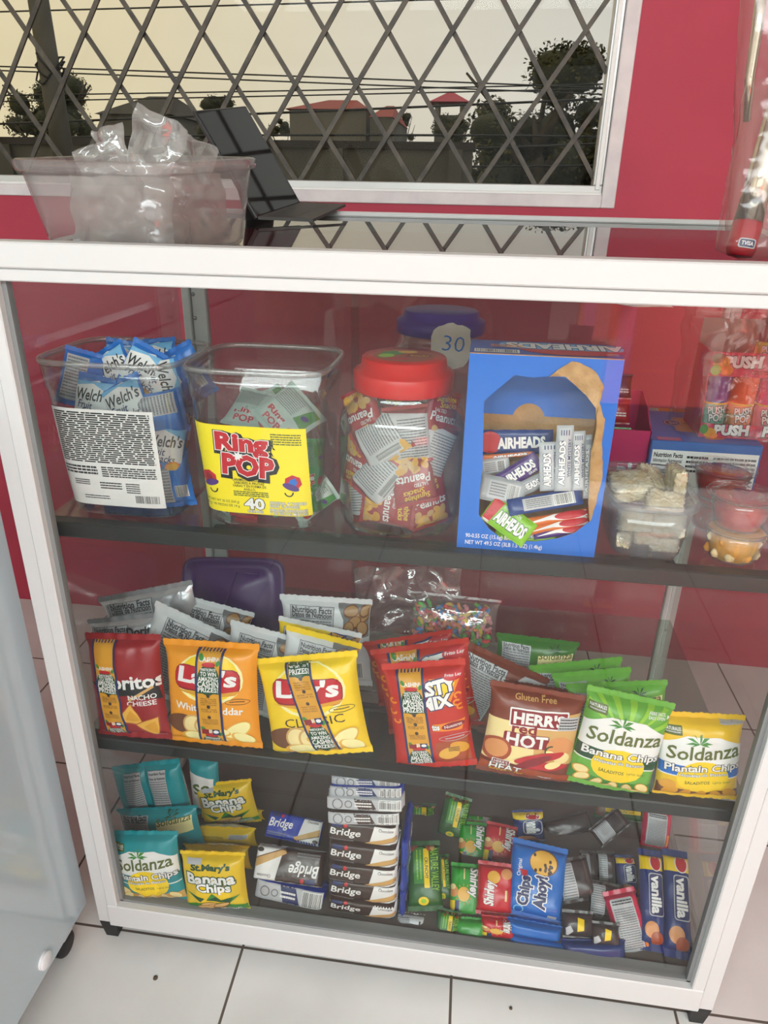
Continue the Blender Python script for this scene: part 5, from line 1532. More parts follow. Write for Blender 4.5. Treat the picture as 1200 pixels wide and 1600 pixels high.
# ================================================================== MIDDLE SHELF
for n_, c_ in dict(chip_red=(152, 18, 28), chip_orange=(242, 158, 24), chip_yellow=(248, 212, 16), chip_hot=(196, 40, 24), chip_brown=(126, 52, 28), chip_green=(106, 176, 60), chip_dkgreen=(56, 120, 34), chip_gold=(240, 196, 30), chip_teal=(22, 150, 160), chip_banana=(238, 200, 26)).items(): film(n_, c_, .3, .22, 30)
def promo(A, x0, x1, H, y0, slant=0.0):
    """gold promotional strip down the pack, navy edged"""
    B = Art(); xc = (x0+x1)/2; w = x1-x0
    B.rect(x0, 0, x1, H, 'print_navy'); B.rect(x0+w*.09, 0, x1-w*.09, H, 'print_gold')
    per = 78
    y = y0-per*2
    while y < H+10:
        def t(s, yy, ww, hh, m_='print_brown'): 
            if -2 < y+yy < H+2: B.text(s, xc, y+yy, w*ww, w*hh, m_, bold=.01 if m_ == 'print_brown' else .025)
        if -14 < y < H+14:
            B.ell(xc, y, w*.42, 16, 'print_darkgreen', 0, 18); B.rect(x0+w*.09, y-14, x1-w*.09, y-2, 'print_darkgreen')
        t('PARTICIPATE', 10.5, .56, .09, 'print_white'); t('TO WIN', 6.2, .6, .14, 'print_white'); t('AMAZING', 1.2, .74, .15, 'print_white'); t('CASHIN', -4.2, .78, .2, 'print_white'); t('PRIZES!', -10, .76, .16, 'print_white')
        for j, tx in enumerate((('FIND YOUR', 'PROMO CODE', 'PRINTED IN', 'THIS PACKAGE'), ('ENTER YOUR', 'CODE IN'), ('PARTICIPATE', 'TO WIN', 'CASHIN PRIZES'))):
            yy = -19-j*12
            if -4 < y+yy < H+2: B.ell(xc, y+yy+2.6, w*.07, w*.07, 'print_choc', n=10)
            for q_, s in enumerate(tx): t(s, yy-.6-q_*2.2, .6, .055)
        if -8 < y-58 < H: B.rect(xc-w*.36, y-62, xc-w*.08, y-56, 'print_darkred'); B.rect(xc+w*.06, y-62, xc+w*.34, y-55, 'print_navy'); B.ell(xc+w*.2, y-58, w*.1, 2, 'print_white')
        t("CA$HIN!", 20, .7, .15, 'print_white')
        if -4 < y+15.5 < H: B.ell(xc, y+15.3, w*.26, 2.4, 'print_red', n=14); B.ell(xc-w*.3, y+22, 2.2, 3.4, 'print_green', 30); B.ell(xc+w*.34, y+17, 2, 3, 'print_green', -30)
        y += per
    B.L = [([(x, min(max(yy, 0), H)) for x, yy in vs], fs, m) for vs, fs, m in B.L]
    B.xf(lambda x, yy: (x+slant*(yy-H/2), yy))
    A.L += B.L
def art_crisp(H, flavor, y0, sl, x0=-12, x1=15):
    A = Art()
    A.ell(2, H*.70, 37, 26, 'print_pale'); A.ell(2, H*.71, 33, 24, 'print_yellow')
    A.rrect(0, H*.70, 72, 26, 'print_darkred', 9, -4, -4); A.rrect(0, H*.705, 70, 23, 'print_red', 8, -4, -4)
    A.text("Lay's", 0, H*.705, 62, 20, 'print_white', rot=-3, shear=.1, bold=.035)
    A.poly([(-38, H*.60), (-10, H*.54), (30, H*.56), (36, H*.60), (0, H*.575)], 'print_gold')
    if flavor: A.text(flavor, 0, H*.42, 74, 8, 'print_white', rot=-3, bold=.02)
    else: A.text('CLASSIC', 2, H*.41, 62, 9, 'print_choc', rot=2, bold=.0)
    A.ell(-30, H*.24, 20, 12, 'print_brown', 0); A.ell(-18, H*.24, 13, 13, 'print_tan'); A.ell(-18, H*.24, 11, 11, 'print_cream'); A.ell(-6, H*.23, 12, 12, 'print_tan'); A.ell(-5, H*.23, 10.5, 10.5, 'print_cream')
    for k, (x, y, rx, ry, ro) in enumerate(((10, .13, 22, 8, 10), (28, .2, 18, 9, 30), (-14, .1, 20, 8, -8), (34, .12, 13, 7, -20), (6, .2, 16, 6, -14))): A.ell(x, H*y, rx, ry, 'print_chip', ro); A.ell(x+1, H*y+1, rx*.85, ry*.8, 'print_pale', ro)
    A.ring(32, H*.42+9, 13, 3.4, .6, 'print_choc', 20); A.lines(24, H*.42+8, 40, H*.42+10.5, 1, 'print_choc', .4, 2)
    A.lines(-44, 4, -26, 8, 2, 'print_silver', .6, 3)
    promo(A, x0, x1, H, y0, sl)
    return A
def art_back(H, seed, spud=True, x=-14, tone='print_silver', ink='print_black', title=('Nutrition Facts', 'Datos de Nutricion')):
    """back of a pack: printed facts box, and sliced potatoes at the right"""
    A = Art()
    if spud:
        A.poly([(22, H*.60), (50, H*.60), (50, H*.95), (14, H*.95), (22, H*.80)], 'print_grey')
        for k, (px, py) in enumerate(((30, .88), (42, .82), (34, .77), (46, .9), (28, .70), (43, .70))): A.ell(px, H*py, 9, 6.5, 'print_brown', 20*k); A.ell(px, H*py+.8, 7.4, 5, 'print_spud', 20*k)
    A.rect(x-25, H*.10, x+25, H*.915, 'print_black'); A.rect(x-24.4, H*.105, x+24.4, H*.911, tone)
    A.text(title[0], x, H*.88, 45, 5.4, ink, bold=.03); A.text(title[1], x, H*.832, 45, 5.2, ink, bold=.03)
    A.rect(x-23, H*.795, x+23, H*.80, ink)
    A.lines(x-23, H*.14, x+23, H*.785, 22, 'print_grey', .45, seed)
    A.barcode(28, H*.12, 42, H*.3, seed)
    return A
def chip(quad, lean, label, film_, seal, art, seed, y=None, z=None, t=.052, yaw=0, group=None, name='chip_bag', flop=0.0, cat='chip bag', back='film_silver', sv=.055, fl=0.6, **k):
    if len(quad) == 4: M, w, h = fit(quad, y=y, z=z, lean=lean, yaw=yaw)
    else: M, w, h = fit_top(quad[0], quad[1], y, z, lean, yaw)
    A = art(100*h/w) if art else None
    return put(pillow(w, h, t, film_, seal, A, seed, back=back, sv=sv, flop=flop, floor_w=fl, tooth=.0014, nu=30, nv=34, crinkle=.0026, **k), name, label, cat, M, group)

def art_nacho(H):
    A = Art()
    A.poly([(-46, H*.58), (46, H*.62), (50, H*.42), (10, H*.48), (-20, H*.46)], 'print_black')
    A.text('Doritos', 10, H*.60, 88, 17, 'print_white', rot=2, bold=.03)
    A.poly([(6, H*.44), (40, H*.56), (43, H*.545), (9, H*.42)], 'print_tan')
    A.text('NACHO', 26, H*.46, 36, 6.4, 'print_white', rot=1, bold=.02); A.text('CHEESE', 24, H*.40, 38, 6.4, 'print_white', rot=1, bold=.02)
    for (x, y, s, r_) in ((6, .26, 22, 20), (30, .15, 22, -10)):
        A.star(x, H*y, s, s*.56, 3, 'print_rust', r_); A.star(x, H*y+.5, s*.86, s*.48, 3, 'print_chip', r_); A.star(x+2, H*y, s*.5, s*.3, 3, 'print_gold', r_+9)
    promo(A, -38, -4, H, 6, -.02)
    A.lines(28, 6, 48, 10, 2, 'print_silver', .5, 3)
    return A
LEAN = 9
MID = 'chip bags on the middle shelf'
# rear bags first, front bags last
chip(((152, 934), (299, 906)), 6, 'silver-backed chip bag with facts panel, furthest back at the shelf left', 'film_silver', 'film_silver', lambda H: art_back(H, 31, False, -16), 501, y=.235, z=S2, t=.045, group=MID)
def art_dor(H):
    A = art_back(H, 33, False, -20); A.text('Doritos', 26, H*.84, 44, 9, 'print_black', bold=.04); return A
chip(((136, 968), (256, 956)), 7, 'silver-backed chip bag with black lettering directly behind the red nacho bag', 'film_silver', 'film_silver', art_dor, 502, y=.165, z=S2, t=.045, group=MID)
chip(((146, 990), (258, 990), (272, 1156), (152, 1148)), 10, 'dark red nacho cheese chip bag with gold prize strip at the shelf left end', 'chip_red', 'chip_red', art_nacho, 503, z=S2, t=.05, group=MID)
chip(((268, 924), (398, 958)), 8, 'white-backed orange chip bag tilted right, rearmost behind the orange bag', 'film_white', 'film_white', lambda H: art_back(H, 35, True, -8), 504, y=.235, z=S2, t=.045, group=MID)
chip(((244, 938), (384, 1004)), 9, 'white-backed orange chip bag tilted right just behind the orange bag', 'film_white', 'film_white', lambda H: art_back(H, 36, True, -8), 505, y=.150, z=S2, t=.045, group=MID)
chip(((361, 968), (478, 1000)), 8, 'white-backed chip bag with long facts panel between the orange and yellow bags', 'film_white', 'film_white', lambda H: art_back(H, 37, True, -10), 506, y=.140, z=S2, t=.045, group=MID)
chip(((230, 993), (393, 1008), (404, 1166), (272, 1160)), 11, 'bright orange white-cheddar chip bag with gold prize strip beside the red bag', 'chip_orange', 'chip_orange', lambda H: art_crisp(H, 'White Cheddar', H*.70, .02, -13, 16), 507, z=S2, t=.056, group=MID)
chip(((437, 928), (582, 937)), 6, 'white-backed yellow chip bag with potato pictures, furthest back of the yellow bags', 'film_white', 'film_white', lambda H: art_back(H, 38, True, -14), 508, y=.25, z=S2, t=.045, group=MID)
def art_cross(H):
    A = art_back(H, 39, True, -18)
    A.poly([(-8, H*.84), (14, H*.97), (34, H*.95), (12, H*.80)], 'print_navy'); A.poly([(-4, H*.85), (15, H*.955), (30, H*.94), (11, H*.82)], 'print_gold'); return A
chip(((436, 962), (566, 990)), 8, 'yellow chip bag turned backwards, second behind the yellow classic bag', 'chip_yellow', 'film_white', art_cross, 509, y=.175, z=S2, t=.045, group=MID)
chip(((448, 976), (566, 1006)), 9, 'white-backed chip bag with potatoes directly behind the yellow classic bag', 'film_white', 'chip_yellow', lambda H: art_back(H, 40, True, -4), 510, y=.125, z=S2, t=.045, group=MID)
chip(((394, 1028), (556, 1018), (582, 1172), (428, 1186)), 12, 'yellow classic chip bag with gold prize strip in the middle of the shelf', 'chip_yellow', 'chip_yellow', lambda H: art_crisp(H, '', 24, -.16, -12, 14), 511, z=S2, t=.056, group=MID)
def art_mix(H):
    A = Art()
    A.poly([(4, H*.60), (30, H*.66), (44, H*.86), (6, H*.88)], 'print_orange'); A.poly([(6, H*.63), (26, H*.67), (38, H*.83), (8, H*.85)], 'print_yellow')
    A.text('TASTY', 6, H*.80, 64, 15, 'print_white', rot=6, bold=.05, out=('print_navy', .06)); A.text('MIX', 12, H*.68, 38, 14, 'print_white', rot=6, bold=.05, out=('print_navy', .06))
    A.ell(36, H*.89, 13, 6, 'print_red'); A.text('Frito Lay', 36, H*.89, 20, 4, 'print_white')
    A.poly([(4, H*.48), (46, H*.50), (40, H*.40), (4, H*.42)], 'print_orange'); A.ell(30, H*.455, 15, 4.6, 'print_darkred', 6); A.text('Nuestras', 30, H*.455, 22, 4, 'print_white', rot=6); A.text('tos', 8, H*.45, 9, 6, 'print_white', bold=.04, out=('print_black', .05))
    for k, (x, y) in enumerate(((40, .72), (38, .66), (42, .62), (-42, .70), (-44, .60), (-40, .52))): A.ring(x, H*y, 5, 4, 2.4, 'print_orange', 12, 30*k, 30*k+250)
    A.poly([(4, 8), (46, 12), (46, H*.33), (4, H*.30)], 'print_rust'); A.ell(20, H*.18, 14, 9, 'print_chip', 20); A.ell(34, H*.24, 12, 7, 'print_gold', -20); A.ring(30, H*.34, 20, 4, .7, 'print_silver', 18); A.lines(18, H*.33, 42, H*.35, 1, 'print_silver', .5, 1); A.lines(20, H*.2, 34, H*.25, 3, 'print_choc', .5, 2)
    promo(A, -34, 0, H, H*.70, .0)
    return A
chip(((566, 1004), (706, 983)), 6, 'red mixed snack bag standing furthest back of the three red bags', 'chip_hot', 'chip_hot', art_mix, 512, y=.225, z=S2, t=.045, group=MID)
chip(((578, 1016), (732, 996)), 8, 'red mixed snack bag standing second of the three red bags', 'chip_hot', 'chip_hot', art_mix, 513, y=.150, z=S2, t=.05, group=MID)
chip(((609, 1040), (741, 1024), (746, 1198), (620, 1198)), 11, 'red mixed snack bag with gold prize strip, frontmost of the three red bags', 'chip_hot', 'chip_hot', art_mix, 514, z=S2, t=.056, group=MID)
def art_brownback(H):
    A = art_back(H, 51, False, -20); A.poly([(2, H*.6), (22, H*.97), (50, H*.97), (50, H*.6)], 'chip_brown'); A.text('150', 4, H*.80, 12, 6, 'print_white', rot=0, bold=.04)
    A.poly([(14, H*.80), (24, H*.93), (50, H*.93), (50, H*.87), (30, H*.87), (22, H*.78)], 'print_silver'); A.text('GT', 36, H*.77, 26, 13, 'print_white', bold=.05); return A
chip(((727, 1000), (860, 1062)), 8, 'brown chip bag turned backwards and tilted right behind the red hot bag', 'chip_brown', 'chip_brown', art_brownback, 515, y=.165, z=S2, t=.045, group=MID)
chip(((790, 1062), (902, 1080)), 9, 'brown chip bag with small white facts label close behind the red hot bag', 'chip_brown', 'chip_brown', lambda H: art_back(H, 53, False, 20), 516, y=.118, z=S2, t=.04, group=MID)
def art_hot(H):
    A = Art()
    A.poly([(-50, H*.20), (-50, H*.66), (-10, H*.70), (20, H*.6), (20, H*.2)], 'print_cream'); A.poly([(0, H*.78), (50, H*.84), (50, H*.28), (6, H*.26)], 'print_tan')
    A.text('Gluten Free', -2, H*.92, 44, 4.6, 'print_tan', rot=2)
    A.rrect(4, H*.74, 64, 20, 'print_white', 1.5, 3); A.rrect(4, H*.74, 61, 17, 'print_darkred', 1, 3); A.text("HERR'S", 4, H*.74, 54, 12, 'print_white', rot=3, bold=.04)
    A.text('red', -10, H*.625, 26, 10, 'print_darkred', rot=2, bold=.03)
    A.rrect(-6, H*.50, 50, 16, 'print_darkred', 2, 2); A.text('HOT', -5, H*.50, 44, 14, 'print_white', rot=2, bold=.03)
    A.ell(-36, H*.34, 17, 15, 'print_rust', 20); A.ell(-36, H*.35, 13, 11, 'print_skin', 20); A.ell(32, H*.48, 15, 12, 'print_skin'); A.ell(36, H*.36, 9, 7, 'print_cream'); A.ell(22, H*.38, 7, 6, 'print_pale')
    A.ell(12, H*.33, 28, 5.5, 'print_red', 20); A.ell(18, H*.24, 26, 5.5, 'print_red', 6); A.ell(6, H*.27, 22, 5, 'print_darkred', 30); A.ring(24, H*.42, 8, 8, 1.6, 'print_darkgreen', 12, 90, 200); A.ell(28, H*.27, 9, 4.5, 'print_cream', 20)
    A.poly([(-50, 6), (50, 2), (50, H*.14), (10, H*.18), (-50, H*.16)], 'print_rust')
    A.rrect(-28, H*.20, 20, 7, 'print_white', 1); A.rrect(-28, H*.20, 18, 5.6, 'print_darkred', 1); A.text("HERR'S", -28, H*.20, 15, 3.6, 'print_white'); A.text('HEAT', -22, H*.135, 34, 8, 'print_white', bold=.02, out=('print_choc', .05)); A.text('MEDIUM', -20, H*.08, 36, 5, 'print_gold', bold=.04, out=('print_choc', .04))
    A.rrect(22, H*.055, 16, 8, 'print_white', 3); A.text('150', 22, H*.055, 12, 5.4, 'print_black', bold=.03); A.lines(-8, H*.03, 8, H*.05, 1, 'print_silver', .5, 3)
    A.rect(26, H*.66, 48, H*.80, 'print_silver'); A.lines(27, H*.67, 47, H*.79, 4, 'print_black', .4, 4)
    return A
chip(((746, 1058), (906, 1086), (884, 1226), (748, 1202)), 11, 'brown red-hot flavoured chip bag with chilli picture in front', 'chip_brown', 'chip_brown', art_hot, 517, z=S2, t=.056, group=MID)
def art_palm(H, prod, band, ell_='print_yellow', base='print_tan', top=None, sub='Hojuelas de Banano', chips='print_chip'):
    A = Art()
    for k in range(7):
        a0 = 150-k*20
        A.poly([(0, H*.62), (math.cos(math.radians(a0))*60, H*.62+math.sin(math.radians(a0))*60), (math.cos(math.radians(a0-8))*60, H*.62+math.sin(math.radians(a0-8))*60)], top or 'print_lime') if top is not None else None
    A.poly([(-50, H*.46), (-50, H*.70), (-20, H*.80), (20, H*.80), (50, H*.70), (50, H*.46)], 'print_white')
    A.rect(-50, H*.34, 50, H*.47, band); A.rect(-50, H*.325, 50, H*.34, 'print_white')
    A.poly([(-50, 3), (-50, H*.20), (-10, H*.14), (50, H*.18), (50, 3)], base)
    A.ell(2, H*.33, 32, 23, ell_); 
    for k, (x, y) in enumerate(((-38, .2), (-34, .12), (-16, .08), (4, .07), (22, .08), (38, .13), (30, .05), (-4, .04))): A.ell(x, H*y, 10, 6.5, 'print_gold', 30*k); A.ell(x, H*y+.6, 8.4, 5.2, chips, 30*k)
    # palm tree over the name
    for k, (dx, dy) in enumerate(((-17, -2), (-15, 5), (-7, 10), (3, 11), (12, 7), (16, 0), (12, -3), (-10, -4))):
        A.poly([(-6, H*.735), (-6+dx*.5-dy*.12, H*.735+dy*.62+2.6), (-6+dx, H*.735+dy), (-6+dx*.5+dy*.1, H*.735+dy*.5-.6)], 'print_green')
    A.text('Soldanza', 1, H*.635, 88, 17, 'print_olive', rot=5, shear=.12, bold=.018, out=('print_white', .02))
    A.text(prod, 2, H*.44, 92, 12, 'print_white', rot=4, shear=.05, bold=.025, out=('print_black', .045))
    A.text(sub, 2, H*.365, 58, 5.4, 'print_white', rot=4, bold=.02, out=('print_black', .05))
    A.text('SALADITOS', -4, H*.265, 30, 4.4, 'print_olive', rot=3, bold=.02); A.text('Lightly Salted', 26, H*.275, 22, 4, 'print_olive', rot=3, shear=.2, bold=.0)
    A.rrect(-37, H*.845, 22, 11, 'print_olive', 1); A.text('NATURALES', -37, H*.86, 19, 3.6, 'print_white'); A.lines(-46, H*.815, -28, H*.84, 1, 'print_silver', .5, 3)
    A.lines(-42, 4, -14, 7, 1, 'print_white', .6, 4)
    return A
def art_palmback(H, m_):
    A = Art(); A.rect(-44, H*.1, -8, H*.91, 'print_silver'); A.text('Nutrition Facts', -26, H*.885, 32, 4, 'print_black', bold=.03); A.text('Datos de Nutricion', -26, H*.845, 32, 4, 'print_black', bold=.03); A.lines(-43, H*.2, -9, H*.82, 18, 'print_grey', .45, 5)
    for k, (dx, dy) in enumerate(((-10, -1), (-8, 4), (-2, 6), (5, 6), (9, 2), (8, -3))): A.poly([(22, H*.88), (22+dx*.5, H*.88+dy*.6+1.5), (22+dx, H*.88+dy), (22+dx*.5, H*.88+dy*.5-.4)], 'print_darkgreen')
    A.poly([(2, H*.8), (46, H*.86), (46, H*.55), (2, H*.5)], 'print_pale'); A.text('Soldanza', 24, H*.82, 42, 8, 'print_olive', rot=5, shear=.1); return A
chip(((776, 988), (906, 1004)), 5, 'dark green banana chip bag turned backwards, furthest back by the candy bag', 'chip_dkgreen', 'chip_dkgreen', lambda H: art_palmback(H, 0), 518, y=.255, z=S2, t=.045, group=MID)
chip(((826, 1040), (972, 1026)), 7, 'green banana chip bag turned backwards, second from the back on the right', 'chip_green', 'chip_green', lambda H: art_palmback(H, 0), 519, y=.185, z=S2, t=.045, group=MID)
chip(((862, 1052), (986, 1042)), 8, 'green banana chip bag showing only its crimped top, third from the back', 'chip_green', 'chip_green', lambda H: art_palmback(H, 0), 520, y=.14, z=S2, t=.04, group=MID)
chip(((884, 1068), (1043, 1062)), 9, 'green banana chip bag close behind the front green bag', 'chip_green', 'chip_green', lambda H: art_palmback(H, 0), 521, y=.105, z=S2, t=.04, group=MID)
def art_green(H):
    A = art_palm(H, 'Banana Chips', 'print_darkgreen', 'print_yellow', 'print_green', 'print_lime', chips='print_cream'); A.text('ABRE FACIL', 32, H*.90, 20, 3.4, 'print_white'); A.text('EASY OPEN', 32, H*.865, 20, 3.4, 'print_white'); A.poly([(44, H*.90), (48, H*.88), (44, H*.86)], 'print_white'); return A
chip(((891, 1066), (1043, 1094), (1004, 1248), (886, 1216)), 11, 'green banana chip bag with palm tree picture in front of the green row', 'chip_green', 'chip_green', art_green, 522, z=S2, t=.056, group=MID)
def art_plant(H):
    A = art_palm(H, 'Plantain Chips', 'print_blue', 'print_yellow', 'print_brown', None, 'Hojuelas de Platano', 'print_gold'); A.rect(20, H*.92, 48, H*.99, 'print_silver'); A.lines(21, H*.925, 47, H*.985, 2, 'print_black', .5, 6); return A
chip(((1050, 1112), (1190, 1118), (1150, 1250), (1020, 1240)), 12, 'yellow plantain chip bag with blue band at the right end of the middle shelf', 'chip_gold', 'chip_gold', art_plant, 523, z=S2, t=.056, group=MID, flop=.0)

# purple lid standing at the back
noisy('lid_violet', (66, 16, 92), (78, 22, 106), 6, .35)
M, w, h = fit(((330, 870), (476, 878), (448, 985), (282, 985)), y=.40, lean=24)
pl = thing('plastic_lid', 'dark purple plastic lid leaning upright at the back of the middle shelf', 'tray', M)
q = MB(); rrlathe(q, [(.001, .001, 0), (w*.5, h*.5, 0), (w*.5+.004, h*.5+.004, .004), (w*.5, h*.5, .009), (w*.5-.006, h*.5-.006, .009), (w*.5-.010, h*.5-.010, .004), (w*.36, h*.36, .004), (w*.35, h*.35, .0065), (.001, .001, .0065)], 'lid_violet', 64, sq=7)
q.v = [(a_, -c_, b_+h/2) for a_, b_, c_ in q.v]; q.build('lid_panel', pl)
q = MB(); q.tube([(-w*.12, -.008, h*.16), (-w*.02, -.008, h*.55), (w*.04, -.008, h*.83), (w*.25, -.008, h*.80)], .003, 'lid_violet', 8); q.build('rib', pl)

# clear bags of gummy sweets at the back of the shelf
clear('sweet_bag_film', (250, 249, 249), .14, .06, .10, (238, 234, 236), .7, 24)
M, w, h = fit(((548, 888), (722, 882), (725, 985), (560, 1000)), y=.33, lean=12)
crumple('clear_bag', 'empty-topped crinkled clear bag standing behind the red snack bags', 'plastic bag', M, w, h, 'sweet_bag_film', 21, .03, 11, nu=34, nv=26)
M, w, h = fit(((660, 925), (798, 960), (770, 1005), (640, 1010)), y=.30, lean=20)
gb = thing('gummy_bag', 'clear bag of colourful gummy sweets lying behind the red snack bags', 'sweet bag', M)
q = MB()
for pt, q_ in pillow(w*1.05, h*1.15, .06, 'sweet_bag_film', 'sweet_bag_film', None, 60, sv=.05, crinkle=.005, single=True): pass
q_.build('bag_film', gb)
r = random.Random(5)
cols = [('gummy_red', (214, 60, 60)), ('gummy_green', (90, 180, 70)), ('gummy_blue', (70, 140, 210)), ('gummy_yellow', (236, 200, 70)), ('gummy_orange', (238, 140, 70)), ('gummy_pink', (236, 140, 150))]
for n_, c_ in cols: noisy(n_, c_, tuple(min(255, x+24) for x in c_), 200, .5, 3, .4)
q = MB()
for k in range(210):
    u, v = r.uniform(-.42, .42), r.uniform(.10, .86)
    T = .024*(1-abs(2*u)**2.3)**.43*(1-abs(2*v-1)**2.3)**.43
    c = Vector((u*w, r.uniform(-T, T*.3), v*h*1.1)); d = Vector((r.gauss(0, 1), r.gauss(0, .5), r.gauss(0, 1))).normalized()*.008; e_ = Vector((d.z, 0, -d.x))*.5
    q.tube([c-d, c+e_*.6, c+d], [.0032, .0042, .0032], cols[r.randrange(6)][0], 6)
o = q.build('gummies', gb); o['kind'] = 'stuff'

# ================================================================== BOTTOM SHELF
BOT = 'chip bags on the bottom of the case'
TEAL = lambda H: art_palm(H, 'Plantain Chips', 'print_teal', 'print_yellow', 'print_tan', None, 'Hojuelas de Platano', 'print_cream')
chip(((214, 1196), (268, 1184), (262, 1300), (206, 1300)), 10, 'teal chip bag leaning left, furthest back at the case bottom left', 'chip_teal', 'chip_teal', lambda H: art_back(H, 61, False, 10), 601, z=FL, t=.045, group=BOT)
chip(((268, 1188), (316, 1180), (318, 1306), (250, 1308)), 10, 'teal chip bag with pointed top leaning right beside the leftmost teal bag', 'chip_teal', 'chip_teal', lambda H: art_back(H, 62, False, -10), 602, z=FL, t=.045, group=BOT)
def art_S(H):
    A = Art(); A.poly([(-46, H*.2), (-46, H*.8), (40, H*.7), (30, H*.15)], 'print_white'); A.text('So', -4, H*.55, 56, 34, 'print_olive', rot=14, bold=.04); return A
chip(((304, 1178), (356, 1188), (346, 1272), (306, 1276)), 10, 'teal and white chip bag half hidden under the shelf behind the yellow bags', 'chip_teal', 'chip_teal', art_S, 603, z=FL, t=.04, group=BOT)
chip(((182, 1264), (308, 1258)), 8, 'teal plantain chip bag turned backwards behind the front teal bag', 'chip_teal', 'chip_teal', lambda H: art_palmback(H, 0), 604, y=.135, z=FL, t=.05, group=BOT)
chip(((177, 1300), (300, 1296), (286, 1408), (200, 1402)), 12, 'teal plantain chip bag with palm tree picture at the bottom left front', 'chip_teal', 'chip_teal', TEAL, 605, z=FL, t=.05, group=BOT)
def art_bback(H):
    A = Art(); A.rect(12, H*.70, 42, H*.86, 'print_silver'); A.lines(13, H*.71, 41, H*.85, 4, 'print_grey', .5, 2); A.lines(-40, H*.74, 4, H*.80, 2, 'print_olive', .5, 4); return A
def art_ban(H):
    A = Art(); A.poly([(-50, 2), (-50, H*.14), (-22, H*.2), (0, H*.22), (30, H*.2), (50, H*.16), (50, 2)], 'print_green')
    for (a_, b_, c_) in (((-44, H*.40), (-14, H*.30), (-22, H*.22)), ((0, H*.42), (18, H*.26), (-12, H*.26)), ((44, H*.38), (12, H*.30), (24, H*.22))): A.poly([a_, b_, c_], 'print_green'); A.poly([((a_[0]*2+b_[0])/3, (a_[1]*2+b_[1])/3-1), b_, c_], 'print_darkgreen')
    for k, (x, y, ro) in enumerate(((-8, .17, 6), (4, .13, -10), (-14, .11, 0), (12, .18, 20))): A.ell(x, H*y, 15, 5.4, 'print_brown', ro); A.ell(x, H*y+.8, 13.4, 4, 'print_tan', ro)
    A.text("St.Mary's", 0, H*.82, 62, 10, 'print_darkgreen', rot=2, bold=.05); A.text('Banana', 0, H*.66, 76, 16, 'print_white', rot=1, bold=.035, out=('print_darkgreen', .06)); A.text('Chips', 4, H*.50, 54, 17, 'print_white', rot=1, bold=.035, out=('print_darkgreen', .06)); A.text('ORIGINAL', 26, 10, 34, 5.6, 'print_white', rot=4)
    A.rect(-38, H*.86, -14, H*.93, 'print_silver'); return A
chip(((314, 1226), (402, 1214), (410, 1284), (318, 1290)), 12, 'yellow and green banana chip bag lying tilted on top of the yellow row', 'chip_banana', 'chip_banana', lambda H: art_ban(H), 606, z=FL, t=.045, group=BOT)
chip(((310, 1262), (412, 1266)), 7, 'yellow banana chip bag with facts label, rearmost upright yellow bag', 'chip_banana', 'chip_banana', art_bback, 607, y=.235, z=FL, t=.045, group=BOT)
chip(((300, 1290), (400, 1294)), 8, 'yellow banana chip bag with facts label, middle of the yellow row', 'chip_banana', 'chip_banana', art_bback, 608, y=.165, z=FL, t=.045, group=BOT)
chip(((286, 1318), (390, 1322)), 10, 'yellow banana chip bag showing only its top behind the front yellow bag', 'chip_banana', 'chip_banana', art_bback, 609, y=.11, z=FL, t=.04, group=BOT)
chip(((276, 1330), (382, 1330), (390, 1424), (294, 1416)), 13, 'yellow banana chip bag with green leaves printed at the bottom front', 'chip_banana', 'chip_banana', art_ban, 610, z=FL, t=.05, group=BOT)

# wafer packs: flow-wrapped bricks
for n_, c_ in dict(wafer_brown=(66, 46, 40), wafer_blue=(40, 66, 176), wafer_white=(222, 222, 226), cookie_green=(40, 96, 40), cookie_lime=(52, 160, 54), cookie_red=(200, 26, 44), cookie_blue=(24, 108, 200), cookie_dark=(58, 44, 46), cookie_navy=(34, 52, 116), cookie_pink=(208, 30, 76)).items(): film(n_, c_, .26, .3)
def brick(quad, label, film_, art, seed, y=None, z=None, lean=0, t=.04, pu=8, pv=7, name='wafer_pack', cat='wafer pack', group=None, yaw=0, sv=.02, crinkle=.0016, tail=0.0, M3=None):
    M, w, h = M3 or fit(quad, y=y, z=z, lean=lean, yaw=yaw)
    A = art(100*h/w) if art else None
    P = pillow(w, h, t, film_, film_, A, seed, pu=pu, pv=pv, sv=sv, crinkle=crinkle, narrow=0, single=True, nu=26, nv=20, ridges=False, tooth=.001 if sv > .03 else 0)
    # the pack's print faces the viewer; its thickness lies behind
    mb = P[0][1]
    return put(P, name, label, cat, M @ Matrix.Translation((0, t/2, 0)), group)
def art_bridge(H, kind='choc', flip=False):
    A = Art()
    A.poly([(10, 0), (50, 0), (50, H), (18, H)], 'print_white') if kind == 'choc' else None
    if kind == 'choc':
        for k in range(2): A.poly([(4+k*3, H*(.14-.06*k)), (48, H*(.62-.1*k)), (49, H*(.46-.1*k)), (8+k*3, H*(.02-.0*k)+1)], 'print_brown'); A.poly([(5+k*3, H*(.155-.06*k)+.6), (48, H*(.63-.1*k)), (49, H*(.49-.1*k)), (8+k*3, H*(.05)+1)], 'print_tan')
        A.ell(44, H*.14, 5, 3, 'print_choc'); A.text('Chocolate', 34, H*.84, 20, 4, 'print_choc')
    A.text('Bridge', -22, H*.54, 42, H*.42, 'print_white', rot=2, shear=.2, bold=.02)
    A.rrect(-34, H*.86, 14, H*.13, 'print_navy', 1); A.ell(-22, H*.86, 2.6, H*.07, 'print_red'); A.lines(-44, H*.08, -10, H*.24, 2, 'print_grey', .5, 3)
    if flip: A.xf(lambda x, y: (-x, H-y))
    return A
